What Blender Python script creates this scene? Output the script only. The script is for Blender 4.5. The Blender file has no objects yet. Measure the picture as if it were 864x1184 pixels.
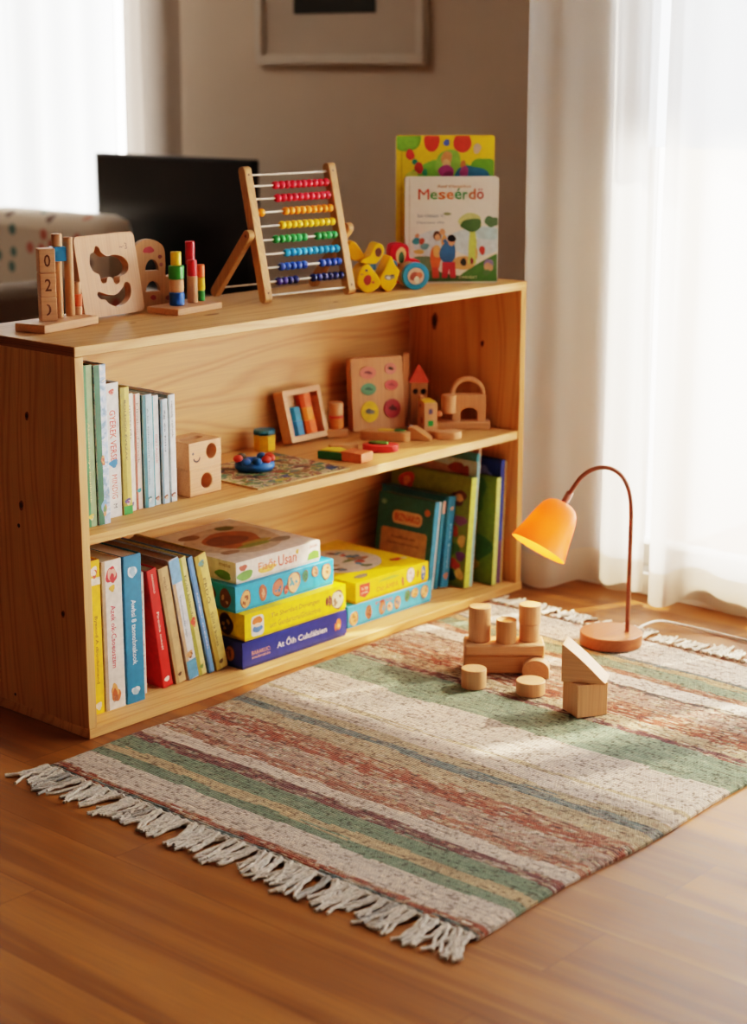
import bpy, bmesh, math, random
from mathutils import Vector, Matrix
random.seed(7)
C = bpy.context.scene.collection
R = math.radians
sc = bpy.context.scene

# ------------------------------------------------------------------ colours and materials
def lin(h):
    h = h.lstrip('#')
    v = [int(h[i:i+2], 16)/255 for i in (0, 2, 4)]
    return tuple(x/12.92 if x <= .04045 else ((x+.055)/1.055)**2.4 for x in v) + (1,)
MATS = {}
def _new(name):
    m = bpy.data.materials.new(name); m.use_nodes = True
    nt = m.node_tree; b = nt.nodes['Principled BSDF']
    return m, nt, b
def N(nt, t, **k):
    n = nt.nodes.new(t)
    for a, v in k.items(): setattr(n, a, v)
    return n
def ramp(nt, stops, interp='LINEAR'):
    r = N(nt, 'ShaderNodeValToRGB'); e = r.color_ramp; e.interpolation = interp
    while len(e.elements) < len(stops): e.elements.new(.5)
    for el, (p, c) in zip(e.elements, stops): el.position = p; el.color = c
    return r
def mul(c, k): return tuple(min(1, x*k) for x in c[:3]) + (1,)
def P(hexc, rough=.5, var=.15, scale=80, metal=0, spec=.5, bump=0):
    key = (hexc, rough, var, scale, metal, bump)
    if key in MATS: return MATS[key]
    m, nt, b = _new('paint_' + hexc.strip('#'))
    tc = N(nt, 'ShaderNodeTexCoord'); no = N(nt, 'ShaderNodeTexNoise'); no.inputs['Scale'].default_value = scale; no.inputs['Detail'].default_value = 4
    nt.links.new(tc.outputs['Object'], no.inputs['Vector'])
    c = lin(hexc); rp = ramp(nt, [(.3, mul(c, 1-var)), (.7, mul(c, 1+var*.6))])
    nt.links.new(no.outputs['Fac'], rp.inputs['Fac']); nt.links.new(rp.outputs['Color'], b.inputs['Base Color'])
    b.inputs['Roughness'].default_value = rough; b.inputs['Metallic'].default_value = metal; b.inputs['Specular IOR Level'].default_value = spec
    if bump:
        bp = N(nt, 'ShaderNodeBump'); bp.inputs['Strength'].default_value = bump; bp.inputs['Distance'].default_value = .001
        nt.links.new(no.outputs['Fac'], bp.inputs['Height']); nt.links.new(bp.outputs['Normal'], b.inputs['Normal'])
    MATS[key] = m
    return m
def art(name, cols, scale=40, rough=.4):
    """printed illustration: patches of the given colours"""
    m, nt, b = _new(name)
    tc = N(nt, 'ShaderNodeTexCoord'); n1 = N(nt, 'ShaderNodeTexNoise'); n1.inputs['Scale'].default_value = scale; n1.inputs['Detail'].default_value = 3
    n1.inputs['Distortion'].default_value = 1.2
    nt.links.new(tc.outputs['Object'], n1.inputs['Vector'])
    st = [(.28 + .44*i/max(1, len(cols)-1), lin(c)) for i, c in enumerate(cols)]
    rp = ramp(nt, st, 'EASE'); nt.links.new(n1.outputs['Fac'], rp.inputs['Fac'])
    nt.links.new(rp.outputs['Color'], b.inputs['Base Color']); b.inputs['Roughness'].default_value = rough
    return m
def wood(name, light, dark, axis='X', ring=18, rough=.5, contrast=.55, fibre=.16, stretch=.05, dist=2.0, off=(0, 0, 0), knots=False, rnd=.6, warp=.22):
    m, nt, b = _new(name); L = nt.links.new
    ax = 'XYZ'.index(axis)
    tc = N(nt, 'ShaderNodeTexCoord'); oi = N(nt, 'ShaderNodeObjectInfo')
    ad = N(nt, 'ShaderNodeVectorMath', operation='MULTIPLY_ADD')
    cb = N(nt, 'ShaderNodeCombineXYZ')
    for i in range(3): L(oi.outputs['Random'], cb.inputs[i])
    L(cb.outputs[0], ad.inputs[0]); ad.inputs[1].default_value = (rnd, rnd*1.7, rnd*.9); L(tc.outputs['Object'], ad.inputs[2])
    mp = N(nt, 'ShaderNodeMapping'); s = [1, 1, 1]; s[ax] = stretch; mp.inputs['Scale'].default_value = s; mp.inputs['Location'].default_value = off
    L(ad.outputs[0], mp.inputs['Vector'])
    mpw = N(nt, 'ShaderNodeMapping'); sw = [1, 1, 1]; sw[ax] = warp; mpw.inputs['Scale'].default_value = sw; L(ad.outputs[0], mpw.inputs['Vector'])
    n1 = N(nt, 'ShaderNodeTexNoise'); n1.inputs['Scale'].default_value = 6; n1.inputs['Detail'].default_value = 1.5; L(mpw.outputs[0], n1.inputs['Vector'])
    wa = N(nt, 'ShaderNodeVectorMath', operation='MULTIPLY_ADD'); L(n1.outputs['Color'], wa.inputs[0]); wa.inputs[1].default_value = (.05*dist,)*3; L(mp.outputs[0], wa.inputs[2])
    wv = N(nt, 'ShaderNodeTexWave', wave_type='RINGS', rings_direction=axis); wv.inputs['Scale'].default_value = ring; wv.inputs['Distortion'].default_value = .8
    wv.inputs['Detail'].default_value = 2; wv.inputs['Detail Scale'].default_value = 1.5; L(wa.outputs[0], wv.inputs['Vector'])
    rp = ramp(nt, [(.0, lin(light)), (.45, lin(light)), (.85, lin(dark)), (1, lin(light))])
    L(wv.outputs['Fac'], rp.inputs['Fac'])
    mx = N(nt, 'ShaderNodeMix', data_type='RGBA'); mx.inputs[0].default_value = contrast; mx.inputs[6].default_value = lin(light); L(rp.outputs['Color'], mx.inputs[7])
    mp2 = N(nt, 'ShaderNodeMapping'); s2 = [420, 420, 420]; s2[ax] = 7; mp2.inputs['Scale'].default_value = s2; L(ad.outputs[0], mp2.inputs['Vector'])
    n2 = N(nt, 'ShaderNodeTexNoise'); n2.inputs['Scale'].default_value = 1; n2.inputs['Detail'].default_value = 3; L(mp2.outputs[0], n2.inputs['Vector'])
    r2 = ramp(nt, [(.3, (1-fibre*1.6,)*3+(1,)), (.7, (1+fibre*.3,)*3+(1,))]); L(n2.outputs['Fac'], r2.inputs['Fac'])
    m2 = N(nt, 'ShaderNodeMix', data_type='RGBA', blend_type='MULTIPLY'); m2.inputs[0].default_value = 1
    L(mx.outputs[2], m2.inputs[6]); L(r2.outputs['Color'], m2.inputs[7])
    # broad tone drift
    n3 = N(nt, 'ShaderNodeTexNoise'); n3.inputs['Scale'].default_value = 5; L(mp.outputs[0], n3.inputs['Vector'])
    r3 = ramp(nt, [(.3, (.86, .84, .8, 1)), (.7, (1.06, 1.05, 1.03, 1))]); L(n3.outputs['Fac'], r3.inputs['Fac'])
    m3 = N(nt, 'ShaderNodeMix', data_type='RGBA', blend_type='MULTIPLY'); m3.inputs[0].default_value = 1
    L(m2.outputs[2], m3.inputs[6]); L(r3.outputs['Color'], m3.inputs[7])
    out = m3.outputs[2]
    if knots:
        mk = N(nt, 'ShaderNodeMapping'); sk = [5.5, 5.5, 5.5]; sk[ax] = 2.2; mk.inputs['Scale'].default_value = sk; L(ad.outputs[0], mk.inputs['Vector'])
        vo = N(nt, 'ShaderNodeTexVoronoi'); vo.inputs['Scale'].default_value = 1; L(mk.outputs[0], vo.inputs['Vector'])
        rk = ramp(nt, [(.0, lin('#3a1c08')), (.035, lin('#5a300f')), (.06, (.75, .68, .55, 1)), (.09, (1, 1, 1, 1))]); L(vo.outputs['Distance'], rk.inputs['Fac'])
        m4 = N(nt, 'ShaderNodeMix', data_type='RGBA', blend_type='MULTIPLY'); m4.inputs[0].default_value = .85
        L(out, m4.inputs[6]); L(rk.outputs['Color'], m4.inputs[7]); out = m4.outputs[2]
    L(out, b.inputs['Base Color']); b.inputs['Roughness'].default_value = rough
    bp = N(nt, 'ShaderNodeBump'); bp.inputs['Strength'].default_value = .15; bp.inputs['Distance'].default_value = .0006
    L(n2.outputs['Fac'], bp.inputs['Height']); L(bp.outputs['Normal'], b.inputs['Normal'])
    return m

PINE = {a: wood('pine_'+a, '#dfad72', '#c08344', a, ring=8, contrast=.55, dist=3.2, fibre=.09, knots=True, rnd=.9) for a in 'XYZ'}
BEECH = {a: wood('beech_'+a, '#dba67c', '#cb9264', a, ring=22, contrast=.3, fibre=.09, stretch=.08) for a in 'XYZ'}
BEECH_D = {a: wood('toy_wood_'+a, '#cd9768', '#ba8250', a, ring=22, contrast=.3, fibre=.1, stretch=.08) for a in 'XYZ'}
CHERRY = wood('cherry_wood', '#a8623c', '#8a4a2a', 'X', ring=26, contrast=.4, fibre=.12, rough=.4)
ENDGRAIN = wood('end_grain', '#a87440', '#6e4420', 'Y', ring=30, contrast=.8)
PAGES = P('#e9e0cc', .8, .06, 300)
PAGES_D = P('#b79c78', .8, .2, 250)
INK = P('#3a2a20', .6)
WHITE = P('#efe9df', .5)

# ------------------------------------------------------------------ mesh builder
_TX = {}
def text_geo(s):
    if s in _TX: return _TX[s]
    cu = bpy.data.curves.new('t', 'FONT'); cu.body = s; cu.size = 1; cu.resolution_u = 2; cu.offset = 0 if 'M' in s else .012
    ob = bpy.data.objects.new('t', cu); C.objects.link(ob)
    dg = bpy.context.evaluated_depsgraph_get(); dg.update()
    me = bpy.data.meshes.new_from_object(ob.evaluated_get(dg))
    vs = [v.co.copy() for v in me.vertices]; fs = [tuple(p.vertices) for p in me.polygons]
    bpy.data.objects.remove(ob); bpy.data.curves.remove(cu); bpy.data.meshes.remove(me)
    if vs:
        x0 = min(v.x for v in vs); x1 = max(v.x for v in vs); y0 = min(v.y for v in vs); y1 = max(v.y for v in vs)
        vs = [Vector((v.x-(x0+x1)/2, v.y-(y0+y1)/2)) for v in vs]; _TX[s] = (vs, fs, x1-x0, y1-y0)
    else: _TX[s] = ([], [], 1, 1)
    return _TX[s]
def ell(cx, cy, a, b, n=22, rot=0):
    return [(cx+a*math.cos(t)*math.cos(rot)-b*math.sin(t)*math.sin(rot), cy+a*math.cos(t)*math.sin(rot)+b*math.sin(t)*math.cos(rot)) for t in [2*math.pi*i/n for i in range(n)]]
def blob(cx, cy, a, b, wob=.18, n=26, seed=None):
    r = random.Random(seed if seed is not None else random.random())
    ph = [r.uniform(0, 6.28) for _ in range(3)]
    return [(cx+a*math.cos(t)*(1+wob*(math.sin(2*t+ph[0])*.5+math.sin(3*t+ph[1])*.35+math.sin(5*t+ph[2])*.2)),
             cy+b*math.sin(t)*(1+wob*(math.sin(2*t+ph[0])*.5+math.sin(3*t+ph[1])*.35+math.sin(5*t+ph[2])*.2))) for t in [2*math.pi*i/n for i in range(n)]]
def rrect(x0, y0, x1, y1, r, n=5):
    pts = []
    for cx, cy, a0 in ((x1-r, y1-r, 0), (x0+r, y1-r, 90), (x0+r, y0+r, 180), (x1-r, y0+r, 270)):
        for i in range(n+1):
            a = R(a0+90*i/n); pts.append((cx+r*math.cos(a), cy+r*math.sin(a)))
    return pts
def smooth_loop(pts, n=6):
    out = []; k = len(pts)
    for i in range(k):
        p0, p1, p2, p3 = pts[i-1], pts[i], pts[(i+1) % k], pts[(i+2) % k]
        for j in range(n):
            t = j/n
            out.append(tuple(.5*((2*p1[d])+(-p0[d]+p2[d])*t+(2*p0[d]-5*p1[d]+4*p2[d]-p3[d])*t*t+(-p0[d]+3*p1[d]-3*p2[d]+p3[d])*t**3) for d in range(2)))
    return out
def catmull(pts, n=8):
    out = []
    for i in range(len(pts)-1):
        p0 = pts[max(0, i-1)]; p1 = pts[i]; p2 = pts[i+1]; p3 = pts[min(len(pts)-1, i+2)]
        for j in range(n):
            t = j/n
            out.append(tuple(.5*((2*p1[d])+(-p0[d]+p2[d])*t+(2*p0[d]-5*p1[d]+4*p2[d]-p3[d])*t*t+(-p0[d]+3*p1[d]-3*p2[d]+p3[d])*t**3) for d in range(len(p1))))
    out.append(tuple(pts[-1])); return out
FRONT = lambda o: (Vector(o), Vector((1, 0, 0)), Vector((0, 0, 1)))
LEFT = lambda o: (Vector(o), Vector((0, -1, 0)), Vector((0, 0, 1)))
TOP = lambda o: (Vector(o), Vector((1, 0, 0)), Vector((0, 1, 0)))
SPINE = lambda o: (Vector(o), Vector((0, 0, -1)), Vector((1, 0, 0)))
RIGHT = lambda o: (Vector(o), Vector((0, 1, 0)), Vector((0, 0, 1)))
class MB:
    def __init__(s): s.v = []; s.f = []; s.m = []; s.mats = []; s.lay = 0
    def mi(s, m):
        if m not in s.mats: s.mats.append(m)
        return s.mats.index(m)
    def add(s, vs, fs, m, M=None):
        b = len(s.v); i = s.mi(m)
        s.v += [(M @ Vector(v)) if M else Vector(v) for v in vs]
        s.f += [tuple(b+k for k in f) for f in fs]; s.m += [i]*len(fs)
        return s
    def box(s, x0, x1, y0, y1, z0, z1, m, M=None):
        vs = [(x, y, z) for x in (x0, x1) for y in (y0, y1) for z in (z0, z1)]
        return s.add(vs, [(0, 1, 3, 2), (4, 6, 7, 5), (0, 4, 5, 1), (2, 3, 7, 6), (0, 2, 6, 4), (1, 5, 7, 3)], m, M)
    def prism(s, pts, a, b, m, axis='z', M=None, capm=None):
        n = len(pts)
        ar = sum(pts[i][0]*pts[(i+1) % n][1]-pts[(i+1) % n][0]*pts[i][1] for i in range(n))
        if ar < 0: pts = pts[::-1]
        mp = {'z': lambda u, v, w: (u, v, w), 'y': lambda u, v, w: (u, w, v), 'x': lambda u, v, w: (w, u, v)}[axis]
        vs = [mp(u, v, a) for u, v in pts]+[mp(u, v, b) for u, v in pts]
        side = [(i, (i+1) % n, n+(i+1) % n, n+i) for i in range(n)]; caps = [tuple(range(n))[::-1], tuple(range(n, 2*n))]
        if axis == 'y': side = [f[::-1] for f in side]; caps = [f[::-1] for f in caps]
        s.add(vs, side, m, M)
        b0 = len(s.v)-2*n; i = s.mi(capm or m)
        s.f += [tuple(b0+k for k in f) for f in caps]; s.m += [i]*2
        return s
    def lathe(s, prof, m, seg=28, M=None, caps=True):
        vs = []; fs = []
        for r, z in prof:
            for k in range(seg):
                a = 2*math.pi*k/seg; vs.append((r*math.cos(a), r*math.sin(a), z))
        for j in range(len(prof)-1):
            for k in range(seg):
                a = j*seg+k; b = j*seg+(k+1) % seg; fs.append((a, b, b+seg, a+seg))
        if caps:
            fs.append(tuple(range(seg))[::-1]); fs.append(tuple((len(prof)-1)*seg+k for k in range(seg)))
        return s.add(vs, fs, m, M)
    def cyl(s, x, y, z, r, h, m, seg=28, bev=.0012, M=None):
        T = Matrix.Translation((x, y, z)); T = M @ T if M else T
        return s.lathe([(r-bev, 0), (r, bev), (r, h-bev), (r-bev, h)], m, seg, T)
    def tube(s, pts, r, m, seg=8, M=None, caps=True, rs=None):
        pts = [Vector(p) for p in pts]; n = len(pts); vs = []; fs = []
        up = Vector((0, 0, 1)); prev = None
        for i, p in enumerate(pts):
            t = (pts[min(i+1, n-1)]-pts[max(i-1, 0)]).normalized()
            if prev is None:
                a = t.cross(up if abs(t.z) < .95 else Vector((1, 0, 0))).normalized()
            else:
                a = (prev-t*prev.dot(t)).normalized()
            b = t.cross(a); prev = a; rr = rs[i] if rs else r
            for k in range(seg):
                an = 2*math.pi*k/seg; vs.append(p+(a*math.cos(an)+b*math.sin(an))*rr)
        for j in range(n-1):
            for k in range(seg):
                q = j*seg+k; w = j*seg+(k+1) % seg; fs.append((q, w, w+seg, q+seg))
        if caps: fs += [tuple(range(seg))[::-1], tuple((n-1)*seg+k for k in range(seg))]
        return s.add(vs, fs, m, M)
    def sphere(s, c, r, m, sc3=(1, 1, 1), seg=16, rings=10, M=None):
        vs = [(c[0]+r*sc3[0]*math.sin(math.pi*i/rings)*math.cos(2*math.pi*k/seg), c[1]+r*sc3[1]*math.sin(math.pi*i/rings)*math.sin(2*math.pi*k/seg), c[2]+r*sc3[2]*math.cos(math.pi*i/rings)) for i in range(rings+1) for k in range(seg)]
        fs = [(i*seg+k, (i+1)*seg+k, (i+1)*seg+(k+1) % seg, i*seg+(k+1) % seg) for i in range(rings) for k in range(seg)]
        return s.add(vs, fs, m, M)
    def poly(s, fr, pts, m, lay=None, M=None):
        O, U, V = fr; n = U.cross(V)
        if lay is None: s.lay += 1; lay = s.lay
        ar = sum(pts[i][0]*pts[(i+1) % len(pts)][1]-pts[(i+1) % len(pts)][0]*pts[i][1] for i in range(len(pts)))
        if ar < 0: pts = pts[::-1]
        o = .00010+.000022*lay
        return s.add([O+U*u+V*v+n*o for u, v in pts], [tuple(range(len(pts)))], m, M)
    def text(s, fr, st, cx, cy, w, h, m, M=None, lay=None, keep=False):
        vs, fs, tw, th = text_geo(st); O, U, V = fr; n = U.cross(V)
        if not vs: return s
        if lay is None: s.lay += 1; lay = s.lay
        kx = w/tw; ky = h/th
        if keep: kx = ky = min(kx, ky)
        o = .00010+.000022*lay
        return s.add([O+U*(cx+v.x*kx)+V*(cy+v.y*ky)+n*o for v in vs], fs, m, M)
    def holed(s, loops, thick, m, M=None):
        """outer loop + holes in the x-z plane, extruded from y=0 to y=thick"""
        cu = bpy.data.curves.new('h', 'CURVE'); cu.dimensions = '2D'; cu.fill_mode = 'BOTH'; cu.extrude = thick/2
        for lp in loops:
            sp = cu.splines.new('POLY'); sp.points.add(len(lp)-1); sp.use_cyclic_u = True
            for q, (u, v) in zip(sp.points, lp): q.co = (u, v, 0, 1)
        ob = bpy.data.objects.new('h', cu); C.objects.link(ob); dg = bpy.context.evaluated_depsgraph_get(); dg.update()
        me = bpy.data.meshes.new_from_object(ob.evaluated_get(dg))
        vs = [(v.co.x, thick/2+v.co.z, v.co.y) for v in me.vertices]; fs = [tuple(p.vertices)[::-1] for p in me.polygons]
        bpy.data.objects.remove(ob); bpy.data.curves.remove(cu); bpy.data.meshes.remove(me)
        return s.add(vs, fs, m, M)
    def build(s, name, parent=None, bevel=0, smooth=True, loc=None, rotz=None, weld=True):
        me = bpy.data.meshes.new(name); me.from_pydata([tuple(v) for v in s.v], [], s.f)
        for m in s.mats: me.materials.append(m)
        me.polygons.foreach_set('material_index', s.m)
        if smooth:
            me.polygons.foreach_set('use_smooth', [True]*len(me.polygons)); me.update(); me.set_sharp_from_angle(angle=R(38))
        me.validate(); me.update()
        o = bpy.data.objects.new(name, me); C.objects.link(o)
        if parent: o.parent = parent
        if loc is not None: o.location = loc
        if rotz is not None: o.rotation_euler.z = rotz
        if bevel:
            b = o.modifiers.new('b', 'BEVEL'); b.width = bevel; b.segments = 2; b.limit_method = 'ANGLE'; b.angle_limit = R(50); b.harden_normals = False
        return o
def tag(o, label=None, cat=None, group=None, kind=None):
    if label: o['label'] = label
    if cat: o['category'] = cat
    if group: o['group'] = group
    if kind: o['kind'] = kind
    return o
def thing(name, label, cat, loc=(0, 0, 0), rotz=0, group=None):
    o = bpy.data.objects.new(name, None); o.empty_display_size = .05; C.objects.link(o); o.location = loc; o.rotation_euler = (0, 0, rotz)
    return tag(o, label, cat, group)
def local(u, b, org, ang):
    """world point u along the angle, b behind it"""
    a = R(ang); return (org[0]+u*math.cos(a)-b*math.sin(a), org[1]+u*math.sin(a)+b*math.cos(a))

# ------------------------------------------------------------------ dimensions of the bookcase
W, D, H, T_ = 1.2585, .326, .70, .0185
MID = .3693; BOT = .0185; RUGZ = .0100

# ------------------------------------------------------------------ room
WX = 1.42; FX = 2.4
def floor_mat():
    m, nt, b = _new('oak_floor'); L = nt.links.new
    tc = N(nt, 'ShaderNodeTexCoord'); sp = N(nt, 'ShaderNodeSeparateXYZ'); L(tc.outputs['Object'], sp.inputs[0])
    cb = N(nt, 'ShaderNodeCombineXYZ'); L(sp.outputs['Y'], cb.inputs[0]); L(sp.outputs['X'], cb.inputs[1])
    br = N(nt, 'ShaderNodeTexBrick'); br.offset = .37; br.inputs['Scale'].default_value = 1; br.inputs['Brick Width'].default_value = 1.1; br.inputs['Row Height'].default_value = .145
    br.inputs['Mortar Size'].default_value = .0009; br.inputs['Mortar Smooth'].default_value = .6
    br.inputs['Color1'].default_value = (0, 0, 0, 1); br.inputs['Color2'].default_value = (1, 1, 1, 1); br.inputs['Mortar'].default_value = (.5, .5, .5, 1)
    L(cb.outputs[0], br.inputs['Vector'])
    mp = N(nt, 'ShaderNodeMapping'); mp.inputs['Scale'].default_value = (1, .07, 1); L(tc.outputs['Object'], mp.inputs['Vector'])
    ad = N(nt, 'ShaderNodeVectorMath', operation='MULTIPLY_ADD'); L(br.outputs['Color'], ad.inputs[0]); ad.inputs[1].default_value = (3, 3, 3); L(mp.outputs[0], ad.inputs[2])
    n1 = N(nt, 'ShaderNodeTexNoise'); n1.inputs['Scale'].default_value = 9; n1.inputs['Detail'].default_value = 3; n1.inputs['Distortion'].default_value = .6; L(ad.outputs[0], n1.inputs['Vector'])
    wv = N(nt, 'ShaderNodeMath', operation='MULTIPLY'); L(n1.outputs['Fac'], wv.inputs[0]); wv.inputs[1].default_value = 16
    si = N(nt, 'ShaderNodeMath', operation='SINE'); L(wv.outputs[0], si.inputs[0])
    r1 = ramp(nt, [(0, lin('#a0672f')), (.6, lin('#965e2a')), (1, lin('#7f4c20'))])
    ma = N(nt, 'ShaderNodeMapRange'); ma.inputs[1].default_value = -1; L(si.outputs[0], ma.inputs[0]); L(ma.outputs[0], r1.inputs['Fac'])
    mp2 = N(nt, 'ShaderNodeMapping'); mp2.inputs['Scale'].default_value = (260, 7, 1); L(tc.outputs['Object'], mp2.inputs['Vector'])
    n2 = N(nt, 'ShaderNodeTexNoise'); n2.inputs['Scale'].default_value = 1; n2.inputs['Detail'].default_value = 4; L(mp2.outputs[0], n2.inputs['Vector'])
    r2 = ramp(nt, [(.3, (.72, .7, .68, 1)), (.7, (1.06, 1.06, 1.06, 1))]); L(n2.outputs['Fac'], r2.inputs['Fac'])
    m1 = N(nt, 'ShaderNodeMix', data_type='RGBA', blend_type='MULTIPLY'); m1.inputs[0].default_value = 1; L(r1.outputs[0], m1.inputs[6]); L(r2.outputs[0], m1.inputs[7])
    r3 = ramp(nt, [(0, (.86, .84, .82, 1)), (1, (1.1, 1.1, 1.08, 1))]); L(br.outputs['Color'], r3.inputs['Fac'])
    m2 = N(nt, 'ShaderNodeMix', data_type='RGBA', blend_type='MULTIPLY'); m2.inputs[0].default_value = 1; L(m1.outputs[2], m2.inputs[6]); L(r3.outputs[0], m2.inputs[7])
    m3 = N(nt, 'ShaderNodeMix', data_type='RGBA'); L(br.outputs['Fac'], m3.inputs[0]); L(m2.outputs[2], m3.inputs[6]); m3.inputs[7].default_value = lin('#5a3013')
    L(m3.outputs[2], b.inputs['Base Color'])
    r4 = ramp(nt, [(.3, (.36,)*3+(1,)), (.7, (.5,)*3+(1,))]); L(n2.outputs['Fac'], r4.inputs['Fac']); L(r4.outputs[0], b.inputs['Roughness'])
    bp = N(nt, 'ShaderNodeBump'); bp.inputs['Strength'].default_value = .12; bp.inputs['Distance'].default_value = .001; L(n2.outputs['Fac'], bp.inputs['Height']); L(bp.outputs[0], b.inputs['Normal'])
    return m
def struct(name, mb, parent=None, bevel=0):
    o = mb.build(name, parent, bevel); o['kind'] = 'structure'; return o
WALL = P('#ddcfc0', .9, .03, 3); WALL_L = P('#8a7562', .9, .03, 3)
CEIL = P('#d6ccc0', .9, .03, 3)
TRIM = P('#e6e2dc', .5, .03, 8)
XL, YF, YB, HC = -3.4, -4.2, 4.2, 2.55
W1 = (-3.3, -.12, .05, 2.25)      # right window: y0 y1 z0 z1
W2 = (2.42, 3.75, .35, 2.25)
struct('floor', MB().box(XL, FX, YF, YB, -.06, 0, floor_mat()))
struct('ceiling', MB().box(XL, FX+.15, YF, YB, HC, HC+.06, CEIL))
mb = MB(); x0, x1 = WX, WX+.14
mb.box(x0, x1, YF, W1[0], 0, HC, WALL).box(x0, x1, W1[1], .075, 0, HC, WALL).box(x0, x1, W1[0], W1[1], W1[3], HC, WALL).box(x0, x1, W1[0], W1[1], 0, W1[2], TRIM)
struct('wall_right', mb)
struct('wall_return', MB().box(WX+.14, FX+.14, -.065, .075, 0, HC, WALL))
mb = MB(); x0, x1 = FX, FX+.14
mb.box(x0, x1, .075, W2[0], 0, HC, WALL).box(x0, x1, W2[1], YB, 0, HC, WALL).box(x0, x1, W2[0], W2[1], W2[3], HC, WALL).box(x0, x1, W2[0], W2[1], 0, W2[2], WALL)
struct('wall_far', mb)
struct('wall_left', MB().box(XL-.1, XL, YF, YB, 0, HC, WALL_L))
struct('wall_back', MB().box(XL, FX, YB, YB+.1, 0, HC, WALL))
struct('wall_front', MB().box(XL, WX, YF-.1, YF, 0, HC, WALL_L))
struct('baseboard_far', MB().box(FX-.012, FX, .075, YB, 0, .07, TRIM), bevel=.003)
struct('baseboard_right', MB().box(WX-.012, WX, YF, .075, 0, .05, TRIM), bevel=.003)
def glass_mat():
    m, nt, b = _new('window_glass'); L = nt.links.new
    tr = N(nt, 'ShaderNodeBsdfTransparent'); gl = N(nt, 'ShaderNodeBsdfGlossy'); gl.inputs['Roughness'].default_value = .02
    fr = N(nt, 'ShaderNodeFresnel'); fr.inputs[0].default_value = 1.3; mx = N(nt, 'ShaderNodeMixShader')
    L(fr.outputs[0], mx.inputs[0]); L(tr.outputs[0], mx.inputs[1]); L(gl.outputs[0], mx.inputs[2]); L(mx.outputs[0], nt.nodes['Material Output'].inputs[0])
    return m
GLASS = glass_mat()
def window(name, x, y0, y1, z0, z1, nm):
    root = bpy.data.objects.new(name, None); C.objects.link(root); root.location = (x, y0, z0); root['kind'] = 'structure'
    w, h = y1-y0, z1-z0; f = .05; mb = MB()
    mb.box(0, .06, 0, w, 0, f, TRIM).box(0, .06, 0, w, h-f, h, TRIM).box(0, .06, 0, f, f, h-f, TRIM).box(0, .06, w-f, w, f, h-f, TRIM)
    for k in range(1, nm): mb.box(0, .06, w*k/nm-.035, w*k/nm+.035, f, h-f, TRIM)
    a = mb.build('window_frame', root, .003); a['kind'] = 'structure'
    g = MB().box(.028, .032, f, w-f, f, h-f, GLASS).build('window_pane', root); g['kind'] = 'structure'
    return root
window('window_1', WX+.05, *W1, 3)
window('window_2', FX+.05, *W2, 2)

# ------------------------------------------------------------------ curtains
def sheer(name, transp, transl, col, fine=.25):
    m, nt, b = _new(name); L = nt.links.new
    tc = N(nt, 'ShaderNodeTexCoord'); mp = N(nt, 'ShaderNodeMapping'); mp.inputs['Scale'].default_value = (900, 900, 1200); L(tc.outputs['Object'], mp.inputs['Vector'])
    no = N(nt, 'ShaderNodeTexNoise'); no.inputs['Scale'].default_value = 1; L(mp.outputs[0], no.inputs['Vector'])
    rp = ramp(nt, [(.3, mul(lin(col), 1-fine*.4)), (.7, lin(col))]); L(no.outputs['Fac'], rp.inputs['Fac'])
    df = N(nt, 'ShaderNodeBsdfDiffuse'); tl = N(nt, 'ShaderNodeBsdfTranslucent'); tp = N(nt, 'ShaderNodeBsdfTransparent')
    L(rp.outputs[0], df.inputs[0]); L(rp.outputs[0], tl.inputs[0])
    a = N(nt, 'ShaderNodeMixShader'); a.inputs[0].default_value = transl; L(df.outputs[0], a.inputs[1]); L(tl.outputs[0], a.inputs[2])
    c = N(nt, 'ShaderNodeMixShader'); c.inputs[0].default_value = transp; L(a.outputs[0], c.inputs[1]); L(tp.outputs[0], c.inputs[2])
    L(c.outputs[0], nt.nodes['Material Output'].inputs[0]); return m
SHEER = sheer('sheer_fabric', .32, .62, '#f3efe8')
HEM = sheer('sheer_hem', .06, .40, '#dfd4c4')
def curtain_mesh(path, z0, z1, hem, body, hemm, rows=26, seed=0, ybase=None):
    r = random.Random(seed); pts = catmull(path, 7); zs = [z0, z0+hem*.5, z0+hem]+[z0+hem+(z1-z0-hem)*(i/rows)**1.15 for i in range(1, rows+1)]
    cx = sum(p[0] for p in pts)/len(pts); n = len(pts); ph = r.uniform(0, 6)
    vs = []
    for j, z in enumerate(zs):
        t = (z-z0)/(z1-z0); k = 1-.25*t
        for i, (x, y) in enumerate(pts):
            dy = .006*math.sin(3*t+i*.11+ph)*min(1, t*3); dz = .006*math.sin(i*.23+ph) if j < 3 else 0
            vs.append((cx+(x-cx)*k+.008*math.sin(5*t+i*.17+ph)*t, y+dy, z+dz+.006*(j == 0)*0))
    fs = [(j*n+i, j*n+i+1, (j+1)*n+i+1, (j+1)*n+i) for j in range(len(zs)-1) for i in range(n-1)]
    mb = MB(); nh = 2*(n-1); mb.add(vs, fs, body)
    ih = mb.mi(hemm)
    for q in range(nh): mb.m[q] = ih
    return mb
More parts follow.
